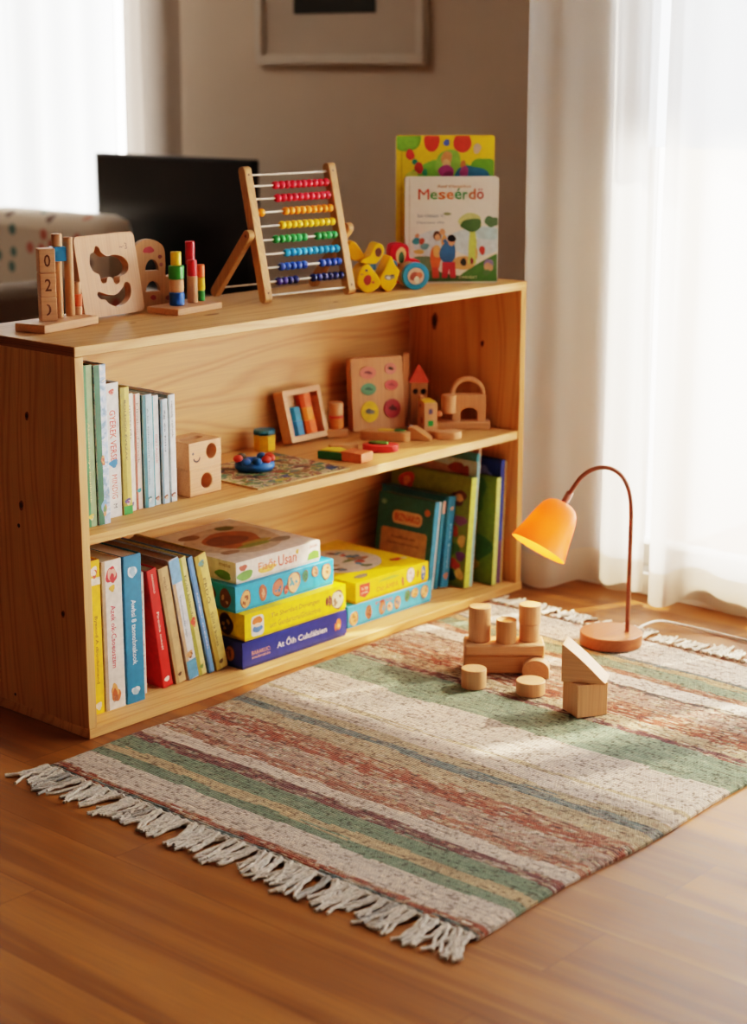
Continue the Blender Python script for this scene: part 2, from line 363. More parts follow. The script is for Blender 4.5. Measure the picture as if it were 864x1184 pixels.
PATHS = [
    [(1.405, .045), (1.335, .047), (1.288, .028), (1.273, -.005), (1.288, -.05), (1.345, -.075), (1.385, -.11), (1.372, -.155), (1.385, -.2), (1.365, -.235), (1.375, -.25)],
    [(1.40, -.292), (1.352, -.284), (1.329, -.302), (1.338, -.335), (1.385, -.352), (1.402, -.39), (1.392, -.44), (1.386, -.51), (1.35, -.545), (1.345, -.565)],
    [(1.38, -.588), (1.34, -.60), (1.335, -.63), (1.385, -.65), (1.385, -.68), (1.36, -.70)],
    [(1.385, -.722), (1.34, -.735), (1.335, -.78), (1.39, -.82), (1.39, -.87), (1.335, -.9), (1.34, -.95), (1.385, -.985)],
]
rnd = random.Random(3); y = -1.015
for k in range(2):
    pth = []; i = 0; ye = y-1.1
    while y > ye:
        pth.append((1.335 if i % 4 in (0, 1) else 1.395, y)); y -= .045+.02*rnd.random(); i += 1
    PATHS.append(pth); y -= .035
labs = ['white sheer curtain panel hanging beside the right end of the bookcase', 'white sheer curtain panel hanging behind the lamp cord, before the bright window',
        'white sheer curtain panel third from the bookcase', 'white sheer curtain panel fourth from the bookcase', 'white sheer curtain panel fifth from the bookcase', 'white sheer curtain panel farthest from the bookcase']
for k, pth in enumerate(PATHS):
    mb = curtain_mesh(pth, .012, 2.4, .075, SHEER, HEM, seed=k)
    tag(mb.build('sheer_curtain'), labs[k], 'curtain', 'sheer curtains at the right window')
tag(MB().tube([(1.365, .09, 2.41), (1.365, -3.5, 2.41)], .012, P('#d8d4cc', .4)).build('curtain_rail'), 'pale curtain rail above the right window', 'rail')
BLIND = sheer('blind_fabric', .10, .9, '#dfe6f0')
tag(MB().box(WX+.035, WX+.037, W1[0]+.05, W1[1]-.05, .985, W1[3]-.03, BLIND).build('roller_blind'), 'grey roller blind lowered halfway behind the right sheer curtains', 'blind')
FSHEER = sheer('far_sheer', .08, .5, '#e6eaee')
pth = []; y = 3.75; i = 0
while y > 2.52: pth.append((2.27 if i % 4 in (0, 1) else 2.33, y)); y -= .05; i += 1
tag(curtain_mesh(pth, .02, 2.4, .08, FSHEER, FSHEER, seed=9).build('sheer_curtain'), 'bluish white sheer curtain in the far left window behind the sofa', 'curtain')
DRAPE = sheer('drape_fabric', 0, .35, '#b5aaa0')
tag(curtain_mesh([(2.36, 2.56), (2.3, 2.54), (2.29, 2.5), (2.34, 2.47), (2.3, 2.43), (2.29, 2.39), (2.34, 2.34), (2.36, 2.30)], .02, 2.4, .08, DRAPE, DRAPE, seed=11).build('side_curtain'),
    'narrow greige curtain gathered at the edge of the far left window', 'curtain')
tag(MB().tube([(2.31, 2.3, 2.41), (2.31, 3.8, 2.41)], .012, P('#8a8078', .4)).build('curtain_rail'), 'curtain rail above the far left window', 'rail')

# ------------------------------------------------------------------ background: picture, television, sofa
r = thing('framed_picture', 'white framed picture with wide mat hanging on the far wall', 'picture', (FX-.001, 1.24, 1.155))
FRM = P('#ded6cc', .4, .03, 10); mb = MB(); fw, fh = .715, .80
for a in ((0, fw, 0, .03), (0, fw, fh-.03, fh), (0, .03, .03, fh-.03), (fw-.03, fw, .03, fh-.03)):
    mb.box(-.03, 0, a[0], a[1], a[2], a[3], FRM)
mb.build('picture_frame', r, .003)
MB().box(-.012, -.002, .03, fw-.03, .03, fh-.03, P('#cfc4b8', .8, .03, 5)).build('mat_board', r)
mb = MB(); g0 = (Vector((-.0125, 0, 0)), Vector((0, -1, 0)), Vector((0, 0, 1)))
mb.box(-.0145, -.0121, .205, .553, .155, .66, P('#20241f', .5)); O = (Vector((-.0146, .553, .155)), Vector((0, -1, 0)), Vector((0, 0, 1)))
mb.poly(O, blob(.17, .25, .13, .15, seed=1), P('#33402c', .5)); mb.poly(O, blob(.2, .1, .07, .05, seed=2), P('#7a3b22', .5)); mb.poly(O, blob(.12, .3, .05, .09, seed=3), P('#5a5a40', .5))
mb.build('print', r)
r = thing('television', 'flat black television on a pedestal behind the bookcase', 'television', (2.10, 1.69, 0))
BLK = P('#141110', .45, .1, 20); mb = MB().box(-.02, .02, 0, .745, .43, .868, BLK); mb.build('housing', r, .006)
MB().box(-.0215, -.0202, .012, .733, .448, .856, P('#17120f', .25, .05, 10)).build('screen', r)
MB().tube([(.01, .37, .02), (.01, .37, .5)], .025, BLK, 12).build('stand', r); MB().box(-.13, .13, .2, .54, 0, .02, BLK).build('base', r, .005)
def spots():
    m, nt, b = _new('spotted_fabric'); L = nt.links.new
    tc = N(nt, 'ShaderNodeTexCoord'); vo = N(nt, 'ShaderNodeTexVoronoi'); vo.inputs['Scale'].default_value = 15; vo.inputs['Randomness'].default_value = .95; L(tc.outputs['Object'], vo.inputs['Vector'])
    sp = N(nt, 'ShaderNodeSeparateColor'); L(vo.outputs['Color'], sp.inputs[0])
    rc = ramp(nt, [(0, lin('#4a7f80')), (.25, lin('#c46a5c')), (.45, lin('#6a5050')), (.6, lin('#5a8a70')), (.75, lin('#d08a78')), (.9, lin('#dccfc0'))], 'CONSTANT'); L(sp.outputs[0], rc.inputs['Fac'])
    rk = ramp(nt, [(.26, (.85,)*3+(1,)), (.34, (0, 0, 0, 1))]); L(vo.outputs['Distance'], rk.inputs['Fac'])
    mx = N(nt, 'ShaderNodeMix', data_type='RGBA'); L(rk.outputs[0], mx.inputs[0]); mx.inputs[6].default_value = lin('#dccfc0'); L(rc.outputs[0], mx.inputs[7])
    L(mx.outputs[2], b.inputs['Base Color']); b.inputs['Roughness'].default_value = .9; return m
SPOT = spots(); GREYF = P('#8d8175', .9, .08, 200)
r = thing('sofa', 'sofa with cream backrest spotted red and teal under the far left window', 'sofa', (1.25, 2.10, 0))
MB().box(0, .55, .12, 1.38, .12, .40, GREYF).build('seat', r, .04)
MB().box(.55, .72, 0, .66, .12, .685, SPOT).build('backrest', r, .05); MB().box(.55, .72, .66, 1.5, .12, .672, SPOT).build('backrest', r, .05)
MB().box(0, .55, 0, .12, .12, .5, GREYF).build('armrest', r, .04); MB().box(0, .55, 1.38, 1.5, .12, .5, GREYF).build('armrest', r, .04)
for lx in (.05, .66):
    for ly in (.06, 1.44): MB().cyl(lx, ly, 0, .02, .13, BEECH['Z'], 12).build('leg', r)

# ------------------------------------------------------------------ bookcase
r = thing('bookcase', 'low pine bookcase with two open shelves, standing beside the rug', 'bookcase')
mb = MB().box(0, W, 0, D, H-T_, H, PINE['X']); mb.poly((Vector((0, D, H-T_)), Vector((0, -1, 0)), Vector((0, 0, 1))), [(.002, .0015), (D-.002, .0015), (D-.002, T_-.0015), (.002, T_-.0015)], ENDGRAIN)
for x, y, a, b in ((.43, .12, .016, .006), (.255, .145, .008, .003), (.72, .07, .006, .003)):
    mb.poly(TOP((0, 0, H)), blob(x, y, a*1.3, b*1.3, .2, seed=2), P('#b07a42', .6, .3, 300)); mb.poly(TOP((0, 0, H)), blob(x, y, a*.8, b*.8, .2, seed=3), P('#8a5526', .6, .3, 300))
mb.build('top_board', r, .0014)
KNOT = [P('#8a5526', .6, .3, 300), P('#4a2610', .6, .3, 300)]
for x in (0, W-T_):
    mb = MB().box(x, x+T_, .0006, D-.006, BOT, H-T_, PINE['Z'])
    if x: 
        for y, z, a, b in ((.246, .592, .007, .016), (.107, .554, .004, .006), (.23, .16, .005, .008)):
            mb.poly(LEFT((x, 0, 0)), blob(-y, z, a*1.25, b*1.2, .2, seed=2), KNOT[0]); mb.poly(LEFT((x, 0, 0)), blob(-y, z, a*.8, b*.85, .2, seed=3), KNOT[1])
    else:
        for y, z, a, b in ((.137, .565, .004, .006), (.165, .40, .005, .007), (.06, .22, .004, .005)):
            mb.poly(LEFT((x, 0, 0)), blob(-y, z, a*1.3, b*1.3, .2, seed=2), KNOT[0]); mb.poly(LEFT((x, 0, 0)), blob(-y, z, a*.8, b*.8, .2, seed=3), KNOT[1])
    mb.build('side_panel', r, .0012)
MB().box(T_, W-T_, .003, D-.006, MID-T_, MID, PINE['X']).build('middle_shelf', r, .0014)
MB().box(0, W+.004, 0, D, 0, BOT, PINE['X']).build('bottom_board', r, .0014)
MB().box(T_, W-T_, D-.006, D, BOT, H-T_, PINE['X']).build('back_panel', r)
SCREW = P('#2a1c12', .5)
mb = MB()
for y in (.175,): mb.poly(LEFT((0, y, MID-.008)), ell(0, 0, .004, .004), SCREW)
mb.poly(LEFT((0, .21, .035)), ell(0, 0, .003, .003), SCREW)
mb.build('screw', r)

# ------------------------------------------------------------------ books
def book(label, group, loc, w, t, h, cover, decor=None, lean=0, rotz=0, pages=PAGES, name='book', pivot_right=False, leftface=None):
    o = thing(name, label, 'book', loc, rotz, group)
    if lean: o.rotation_euler = (0, R(lean), rotz)
    x0 = -t if pivot_right else 0
    c = .0016 if t > .009 else .0009; e = min(.0025, t*.3)
    pts = [(x0, w), (x0, e), (x0+e*.3, e*.3), (x0+e, 0), (x0+t-e, 0), (x0+t-e*.3, e*.3), (x0+t, e), (x0+t, w), (x0+t-c, w), (x0+t-c, c+.001), (x0+c, c+.001), (x0+c, w)]
    mb = MB().prism(pts, 0, h, cover)
    if decor: decor(mb, x0, t, h, w)
    mb.build('cover', o, smooth=False)
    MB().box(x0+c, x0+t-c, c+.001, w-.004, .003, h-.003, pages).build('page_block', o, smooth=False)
    return o
def spine_text(st, col, a=.2, b=.8, k=.55):
    m = P(col, .5)
    def d(mb, x0, t, h, w):
        mb.text(SPINE((x0+t/2, 0, h)), st, h*(a+b)/2, 0, h*(b-a), t*k, m)
    return d
def multi(*ds):
    def d(mb, x0, t, h, w):
        for q in ds: q(mb, x0, t, h, w)
    return d
def band(z0, z1, col):
    def d(mb, x0, t, h, w):
        m = P(col, .5, .2)
        mb.poly(FRONT((x0, 0, 0)), [(.0006, h*z0+.0003), (t-.0006, h*z0+.0003), (t-.0006, h*z1-.0003), (.0006, h*z1-.0003)], m)
    return d
def side(col, x=.35):
    """darker strip along the hinge side of the spine and the near cover"""
    def d(mb, x0, t, h, w):
        m = P(col, .5, .2)
        mb.poly(FRONT((x0, 0, 0)), [(.0004, .0003), (t*x, .0003), (t*x, h-.0003), (.0004, h-.0003)], m)
        mb.poly(LEFT((x0, w, 0)), [(.001, .0003), (w-.0026, .0003), (w-.0026, h-.0003), (.001, h-.0003)], m)
    return d
def mark(z, cols, k=.32, kz=1.0, n=3, seed=1):
    def d(mb, x0, t, h, w):
        rr = random.Random(seed)
        for i in range(n):
            a = t*k*(1-.25*i); mb.poly(FRONT((x0+t/2, 0, h*z)), blob(rr.uniform(-.2, .2)*t*k, rr.uniform(-.4, .4)*t*k*kz, a, a*kz, .3, seed=seed+i), P(cols[i % len(cols)], .5))
    return d
G1 = 'upright books on the middle shelf'
art_g = art('art_green', ['#2e6b3c', '#7fae5a', '#c9c08a', '#a0462f', '#4d7f99'], 60)
art_b = art('art_blue', ['#9fc0de', '#dfe6ee', '#b9cfe3', '#7fa3c4', '#e8dccb'], 50)
M1 = MID+.0003
B = [  # x, y, w, t, h, cover, label, decor
    (.047, .044, .20, .026, .287, P('#8fa880', .5), 'tall green book, leftmost on the middle shelf', multi(side('#3c8050', .45), spine_text('Ábécéskönyv kicsiknek', '#e6d9a0', .35, .85, .22), mark(.06, ['#e4c860', '#d8d2b0'], .2))),
    (.0745, .042, .20, .0275, .285, art_b, 'dark green and pale blue book, second from the left on the middle shelf', multi(side('#2f6b4e', .46), mark(.1, ['#7fb0d8', '#d8a070', '#5a8f5f'], .2, 2.5), mark(.4, ['#c25b42', '#d8b070'], .15, 2, seed=5))),
    (.118, .068, .20, .0335, .244, P('#e9e6e0', .5), 'thick white book with red spine lettering on the middle shelf', multi(spine_text('GYEREK VERSEK', '#cf4a3c', .2, .62, .42), spine_text('MINDIG', '#d4573f', .68, .86, .36), mark(.4, ['#2f7fb0'], .26, .8), mark(.93, ['#d05a50', '#e0b0a0'], .16), spine_text('M', '#4a4a4a', .9, .93, .25))),
    (.1525, .066, .19, .0215, .233, P('#d9c26a', .5), 'olive yellow book with green foot band on the middle shelf', multi(side('#a8973c', .45), band(0, .07, '#3f9a45'), spine_text('BOLDOG ÉVSZAK', '#5a4b28', .1, .58, .26), mark(.1, ['#4a3f78', '#e6d2c2', '#8a4f7a'], .26))),
    (.1755, .078, .18, .0175, .217, P('#ece7df', .5), 'thin white book with orange edge, fifth from the left on the middle shelf', multi(side('#c9743c', .4), spine_text('mesetár', '#8a8078', .1, .4, .25), mark(.06, ['#6a5f8a', '#a8a8b8'], .2))),
    (.1945, .080, .18, .017, .214, P('#eae0d6', .5), 'thin cream book with rusty edge and teal dot on the middle shelf', multi(side('#a9543a', .3), spine_text('Kisvakond utazik', '#9a8a80', .08, .6, .26), mark(.16, ['#3f9aa0'], .26, 1, 1))),
    (.213, .077, .18, .0235, .210, P('#b9d3de', .5), 'pale blue book with teal edge, taller of the pale blue ones on the middle shelf', multi(side('#3d7f8e', .35), spine_text('A kis felfedezők kalandja', '#6f8fa0', .12, .8, .2), mark(.07, ['#3f6f78', '#e0e6e8'], .2, 1, 2))),
    (.238, .080, .18, .017, .205, P('#e3e9ea', .5), 'thin white book with pink spine lettering on the middle shelf', multi(side('#4f9fae', .2), spine_text('CSILLAGOK', '#d08a8a', .35, .62, .3), mark(.06, ['#7a4438', '#e0a890'], .24, 1, 2))),
    (.2565, .077, .18, .0175, .196, P('#c9d8e2', .5), 'shortest grey blue book on the middle shelf, second from the wooden cubes', multi(side('#6f98ac', .25), spine_text('ég és föld', '#5f7080', .1, .5, .26), mark(.06, ['#7a4438', '#e0c0a0'], .24, 1, 2))),
    (.2755, .078, .18, .018, .202, P('#e6e9e8', .5), 'thin whitish book next to the wooden cubes on the middle shelf', multi(side('#7a97a0', .2), spine_text('rajzolj velünk', '#8f8f90', .06, .4, .3), mark(.06, ['#8a4a3a', '#e6d0c0'], .26, 1, 2))),
]
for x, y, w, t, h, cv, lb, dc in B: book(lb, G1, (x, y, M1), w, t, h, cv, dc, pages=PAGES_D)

G2 = 'books at the left of the bottom shelf'
Z1 = BOT+.0003
book('yellow book against the left panel on the bottom shelf', G2, (.0495, .048, Z1), .22, .0275, .288, P('#f0bd22', .45), multi(spine_text('Byexod A dboobnmend', '#8a5a1a', .36, .8, .3), band(.84, .89, '#e9e0d0'), mark(.92, ['#f0dcd0', '#d0603f'], .25, 1.5), mark(.05, ['#f0dcc8'], .25)))
book('thick white book with red lettering on the bottom shelf', G2, (.0795, .047, Z1), .22, .0465, .281, P('#e6e0d8', .45), multi(side('#b59a80', .16), spine_text('Azek ok-Csoeoszsm', '#d0405a', .3, .72, .24), mark(.9, ['#d0343c', '#e8b0a0', '#c02830'], .24, 1.5, seed=3), mark(.81, ['#d8a84a'], .13), mark(.11, ['#c9703c', '#e0a060', '#b0582f'], .22, 1.6, seed=9), spine_text('pitypang', '#6a4a40', .91, .95, .3)))
book('thick blue book with white lettering on the bottom shelf', G2, (.1285, .046, Z1), .22, .0435, .281, P('#2f7fa6', .45), multi(spine_text('Awbsi 8 taonobnakook', '#e6eef0', .3, .74, .26), mark(.9, ['#dfe9ee', '#a9c9d8'], .22, 1.2, 2, 4), mark(.07, ['#e6eef0', '#bcd4de'], .2, 1, 2, 8)))
book('thin pinkish book between the thick blue one and the red one', G2, (.1835, .069, Z1), .2, .0135, .235, P('#e6cfc0', .5), spine_text('bóbita dalok', '#c08070', .15, .85, .3), pages=PAGES_D)
L = [(.0265, .20, .238, P('#d42c26', .4), 'leaning red book with white lettering on the bottom shelf', multi(spine_text('Piroska meséi', '#f4e0d8', .36, .68, .22), spine_text('BARANGOLÓ', '#f0d8d0', .04, .2, .2), mark(.06, ['#f2e6e0'], .22, 1, 1))),
     (.0275, .20, .237, P('#c9a97c', .5), 'leaning tan book, right of the red one on the bottom shelf', multi(side('#a98a5e', .3), spine_text('mackó', '#7a5f40', .08, .2, .3), mark(.07, ['#5a4028'], .16, 1, 1))),
     (.0275, .205, .250, P('#d8dde2', .5), 'leaning pale book with blue top and teal foot on the bottom shelf', multi(side('#c8a888', .3), band(.8, .995, '#7fb2d8'), band(.005, .16, '#5f9fc4'), spine_text('Vándormadár útja', '#7a8a98', .3, .65, .22), mark(.2, ['#d8a070', '#8a5a38'], .28))),
     (.0215, .205, .247, P('#e0d492', .5), 'leaning olive book with red mark on its spine on the bottom shelf', multi(side('#a3a045', .4), spine_text('Erdei kalandok', '#6a6a40', .15, .55, .26), mark(.45, ['#d05038', '#e08060'], .26, 1.8), mark(.07, ['#6f8f4a'], .2))),
     (.0155, .205, .246, P('#6f9fd0', .5), 'thin leaning blue book on the bottom shelf', multi(side('#4a78b0', .3), spine_text('tenger mesék', '#e0ecf4', .3, .8, .3))),
     (.0325, .205, .245, P('#dcc577', .5), 'leaning yellow book touching the game boxes on the bottom shelf', multi(side('#b59a44', .35), spine_text('ERDŐ', '#6a5a30', .2, .42, .3), spine_text('Szól a kakas', '#7a6a3a', .5, .8, .24), mark(.92, ['#6fa0a0', '#8a9060'], .22), mark(.06, ['#6a5028'], .16, 1, 1)))]
LNS = [8.2, 9.4, 10.4, 11.2, 12.0, 12.6]; xr = .2325
for i, (t, w, h, cv, lb, dc) in enumerate(L):
    t *= .94; a = R(LNS[i])
    if i: xr += min(h, L[i-1][2])*(math.tan(a)-math.tan(R(LNS[i-1])))+.0006
    book(lb, G2, (xr, .064-.002*(i % 3), Z1), w, t, h, cv, dc, lean=-LNS[i], pages=PAGES_D); xr += t/math.cos(a)

# right group on the bottom shelf (leaning right; their left covers face the camera)
G3 = 'books at the right of the bottom shelf'
def cover_left(col_panel=None, title=None, tcol='#b0302a', arts=(), sp=None, line=None):
    def d(mb, x0, t, h, w):
        F = LEFT((x0, w, 0))
        for (u, v, a, b, c, s) in arts: mb.poly(F, [(min(max(q, .002), w-.003), min(max(z, .002), h-.002)) for q, z in blob(u*w, v*h, a*w, b*h, .25, seed=s)], P(c, .45, .2))
        if col_panel: mb.poly(F, rrect(w*.09, h*.03, w*.91, h*.62, .008), P(col_panel, .5))
        if title:
            mb.poly(F, rrect(w*.27, h*.68, w*.80, h*.83, .012), P('#d9b08a', .5)); mb.text(F, title, w*.535, h*.755, w*.44, h*.085, P(tcol, .5))
        if line:
            for i, s in enumerate(line): mb.text(F, s, w*.5, h*(.53-.075*i), w*(.42+.14*i), h*.035, P('#6a4a38', .5))
            for u in (.3, .52, .73):
                mb.poly(F, blob(w*u, h*.26, w*.085, h*.06, .2, seed=int(u*100)), P('#5f3a24', .5)); mb.poly(F, blob(w*u, h*.255, w*.04, h*.03, .2, seed=int(u*90)), P('#c07a40', .5))
            mb.poly(F, ell(w*.88, h*.86, w*.05, h*.04), P('#c07a60', .5)); mb.poly(F, ell(w*.1, h*.9, w*.05, h*.03), P('#7aa8a8', .5))
        if sp:
            for z0, z1, c in sp: mb.poly(FRONT((x0, 0, 0)), [(.0006, h*z0+.0003), (t-.0006, h*z0+.0003), (t-.0006, h*z1-.0003), (.0006, h*z1-.0003)], P(c, .5, .2))
    return d
LR = 8.0; kr = 1/math.cos(R(LR))
rb = [  # bottom-right x, y, w, t, h, cover, label, decor
    (1.0755, .105, .165, .016, .200, P('#2c6f78', .45), 'teal book with tan label panel and red title on the bottom shelf', cover_left('#c99a76', 'BIZNAKO', line=['Kezdőknek való', 'foglalkoztató könyvek'], sp=[(0, 1, '#3f93b4')])),
    (1.0865, .107, .165, .0085, .198, P('#dfe6e8', .5), 'thin white spined book right of the teal book on the bottom shelf', None),
    (1.0985, .104, .165, .0105, .200, P('#3a8fae', .5), 'slim blue book with pink spine top on the bottom shelf', band(.85, .99, '#d8a898')),
    (1.1255, .096, .20, .0255, .206, P('#3585ab', .45), 'broad blue book in front of the big green cover on the bottom shelf', multi(spine_text('Kék könyv', '#b8dcec', .3, .8, .25), mark(.86, ['#d0a080'], .2, 1, 1), mark(.12, ['#b08070'], .3, 1, 2))),
    (1.1475, .058, .235, .0195, .250, P('#7d8f35', .5), 'large green book with fruit pictures on its cover on the bottom shelf',
     cover_left(arts=[(.2, .87, .09, .09, '#b0452c', 1), (.2, .87, .045, .045, '#d8905a', 31), (.86, .8, .09, .07, '#5a3420', 2), (.86, .8, .05, .04, '#c8a070', 3), (.9, .6, .07, .05, '#8a5a78', 4), (.83, .5, .06, .05, '#b8543a', 5), (.93, .42, .05, .05, '#d8b060', 6), (.84, .34, .07, .06, '#4f7a3a', 7), (.93, .28, .05, .05, '#7a4a80', 8), (.86, .2, .07, .05, '#c04a34', 9), (.8, .1, .09, .06, '#345f5a', 10), (.93, .12, .05, .05, '#d8c070', 11)], sp=[(0, 1, '#c3cc5a')])),
    (1.1575, .060, .235, .0085, .282, P('#a9cad0', .5), 'thin pale blue book behind the large green one on the bottom shelf', cover_left(arts=[(.5, .85, .5, .1, '#b89a88', 12), (.75, .93, .09, .05, '#8a3a2a', 13), (.85, .9, .05, .06, '#8a3a2a', 14)], sp=[(0, 1, '#8fc0cc')])),
    (1.1705, .070, .235, .0115, .298, P('#4f9db2', .5), 'tall teal book near the right end of the bottom shelf', multi(spine_text('mesés világ', '#d8e8e0', .3, .7, .3), mark(.8, ['#d8d090'], .3))),
    (1.1815, .075, .235, .0095, .308, art('art_floral', ['#e6d8c8', '#c9a898', '#b07a6a', '#e0d0b8', '#8a9a80'], 90), 'tall pinkish floral book near the right end of the bottom shelf', None),
    (1.2060, .028, .21, .0155, .246, P('#6f8f2e', .5), 'green landscape cover book right of the floral book on the bottom shelf', cover_left(arts=[(.5, .8, .4, .2, '#4a7a2a', 20), (.35, .55, .3, .2, '#b0b838', 21), (.6, .3, .35, .18, '#3f6f2f', 22), (.4, .12, .4, .12, '#a3982e', 23), (.4, .55, .1, .1, '#8a3f3a', 24), (.45, .35, .1, .1, '#2f5f58', 25), (.6, .68, .12, .1, '#9aa838', 26)], sp=[(0, 1, '#c5cf78')])),
    (1.2225, .030, .23, .0145, .283, P('#1f2f7c', .45), 'dark blue book near the right panel on the bottom shelf', cover_left(arts=[(.8, .85, .1, .08, '#8a93c8', 30)], sp=[(.0, .35, '#6a4a70'), (.35, 1, '#2f4aa0')])),
    (1.2305, .030, .23, .0065, .279, P('#d0b878', .5), 'thin tan book touching the right panel on the bottom shelf', None),
]
RL = [8, 8, 8, 7.6, 5.8, 5.2, 5.0, 4.6, 3.2, 2.6, 2.6]; xr = None
for i in range(len(rb)-1, -1, -1):
    x, y, w, t, h, cv, lb, dc = rb[i]; a = R(RL[i])
    if xr is None: xr = W-T_-.0008-h*math.tan(a)
    else: xr = xl-min(h, rb[i+1][4])*(math.tan(a)-math.tan(R(RL[i+1])))-.0006
    book(lb, G3, (xr, y, Z1), w, t, h, cv, dc, lean=RL[i], pages=PAGES_D, pivot_right=True); xl = xr-t/math.cos(a)

# ------------------------------------------------------------------ boxed games
def gamebox(label, group, x0, y0, w, d, z, h, lid, lower, decor, rotz=0, lip=.006):
    o = thing('game_box', label, 'game box', (x0, y0, z), R(rotz), group)
    MB().box(.0012, w-.0012, .0012, d-.0012, 0, h-.004, lower).build('box_base', o, .001)
    mb = MB().box(0, w, 0, d, lip, h, lid); decor(mb, w, d, h); mb.build('lid', o, .0012)
    return o
GB = 'boxed games on the bottom shelf'
def faces(F, mb, items, seed):
    rr = random.Random(seed)
    for u, v, a, b, c1, c2 in items:
        mb.poly(F, blob(u, v, a*1.12, b*1.12, .12, seed=rr.randint(0, 999)), P('#7a4a30', .5)); mb.poly(F, blob(u, v, a, b, .1, seed=rr.randint(0, 999)), P(c1, .5))
        for q in range(5): mb.poly(F, blob(u+rr.uniform(-.55, .55)*a, v+rr.uniform(-.55, .55)*b, a*.22, b*.2, .3, seed=rr.randint(0, 999)), P(c2, .5))
def d_navy(mb, w, d, h):
    F = FRONT((0, 0, 0)); S = LEFT((0, d, 0))
    mb.text(F, 'At Őih Cululálsien', w*.56, h*.55, w*.48, h*.3, P('#e9e6df', .5)); mb.text(F, 'BARAKUC:', w*.17, h*.52, w*.17, h*.15, P('#d89a78', .5)); mb.text(F, 'anadarsánbs', w*.17, h*.36, w*.17, h*.1, P('#d8a488', .5))
    faces(F, mb, [(w*.92, h*.55, w*.022, h*.2, '#d9743a', '#f0b070'), (w*.89, h*.47, w*.012, h*.14, '#c05a34', '#e0a060')], 2)
    faces(S, mb, [(d*.88, h*.5, d*.04, h*.26, '#c9884a', '#7a4a2a')], 3)
def d_yel(mb, w, d, h):
    F = FRONT((0, 0, 0)); S = LEFT((0, d, 0))
    mb.text(F, 'Tie Shertlad Derengen', w*.49, h*.66, w*.48, h*.23, P('#a8722a', .5)); mb.text(F, 'uen Gandurtoru/Goulcirova', w*.49, h*.34, w*.5, h*.22, P('#b07c34', .5))
    mb.poly(F, rrect(w*.06, h*.1, w*.18, h*.86, .008), P('#dfe0d8', .5)); mb.poly(F, blob(w*.12, h*.66, w*.045, h*.16, .15, seed=3), P('#d9743c', .5)); mb.poly(F, blob(w*.12, h*.36, w*.045, h*.14, .15, seed=4), P('#5a86b8', .5)); mb.poly(F, blob(w*.12, h*.5, w*.035, h*.07, .15, seed=5), P('#f0d8c0', .5))
    faces(F, mb, [(w*.915, h*.5, w*.06, h*.32, '#cfc4a8', '#8a6a50'), (w*.805, h*.55, w*.012, h*.14, '#8a4a34', '#6a2a2a'), (w*.835, h*.55, w*.014, h*.2, '#a86a48', '#5a2a2a')], 4)
    faces(S, mb, [(d*.82, h*.5, d*.06, h*.36, '#4a3040', '#c9a040'), (d*.65, h*.55, d*.035, h*.28, '#5a2f4a', '#8a4a5a')], 5)
def d_blue(mb, w, d, h):
    F = FRONT((0, 0, 0)); S = LEFT((0, d, 0)); it = []
    faces(F, mb, [(w*.1, h*.45, w*.045, h*.31, '#dba36c', '#8a4a28'), (w*.27, h*.5, w*.035, h*.29, '#b06040', '#d0a080'), (w*.42, h*.52, w*.05, h*.3, '#c97860', '#4a7a98'), (w*.58, h*.55, w*.06, h*.36, '#d8b088', '#4f8f9a'), (w*.7, h*.66, w*.025, h*.22, '#3f7a58', '#2a5a48'), (w*.8, h*.72, w*.03, h*.19, '#d8a078', '#8a5a38'), (w*.92, h*.6, w*.045, h*.27, '#e0b080', '#a06a40'), (w*.5, h*.35, w*.02, h*.15, '#a03a3a', '#d08a70')], 6)
    faces(S, mb, [(d*.9, h*.5, d*.055, h*.32, '#6a4030', '#c9a080'), (d*.75, h*.6, d*.045, h*.26, '#8a5038', '#c08058')], 7)
def d_white(mb, w, d, h):
    F = FRONT((0, 0, 0)); S = LEFT((0, d, 0)); T = TOP((0, 0, h))
    mb.text(F, 'Fiaőt', w*.36, h*.55, w*.21, h*.42, P('#d9744c', .5)); mb.text(F, 'Usan', w*.6, h*.55, w*.22, h*.5, P('#c94f38', .5))
    mb.poly(F, blob(w*.36, h*.36, w*.11, h*.16, .2, seed=2), P('#e8c060', .5), lay=0); mb.poly(F, blob(w*.1, h*.33, w*.085, h*.24, .2, seed=1), P('#6a9a4a', .5)); mb.poly(F, blob(w*.08, h*.7, w*.04, h*.16, .3, seed=8), P('#b05a48', .5))
    mb.poly(F, [(w*.84, h*.18), (w*.99, h*.18), (w*.985, h*.5), (w*.92, h*.6), (w*.86, h*.48)], P('#6fa540', .5)); mb.text(F, 'Játék', w*.92, h*.8, w*.1, h*.16, P('#c07060', .5)); mb.poly(F, blob(w*.72, h*.76, w*.02, h*.1, .3, seed=6), P('#c9a040', .5))
    faces(S, mb, [(d*.62, h*.55, d*.06, h*.34, '#8a5a40', '#d0b090')], 8); mb.poly(S, blob(d*.86, h*.32, d*.09, h*.2, .2, seed=5), P('#5f8f45', .5)); mb.text(S, 'mese', d*.88, h*.78, d*.12, h*.14, P('#a08a78', .5))
    for (u, v, a, b, c, s) in [(.5, .5, .43, .4, '#cdbda8', 1), (.5, .5, .28, .24, '#a8602f', 2), (.45, .52, .2, .14, '#7a3f22', 3), (.6, .33, .16, .05, '#b09a4a', 4), (.52, .28, .2, .04, '#8a9a4a', 5), (.28, .78, .12, .06, '#8a6a48', 6), (.72, .8, .09, .07, '#5f6a34', 7), (.8, .25, .11, .06, '#8f8a78', 8), (.2, .25, .09, .05, '#a08a70', 9)]:
        mb.poly(T, blob(u*w, v*d, a*w, b*d, .14, seed=s), P(c, .5, .25))
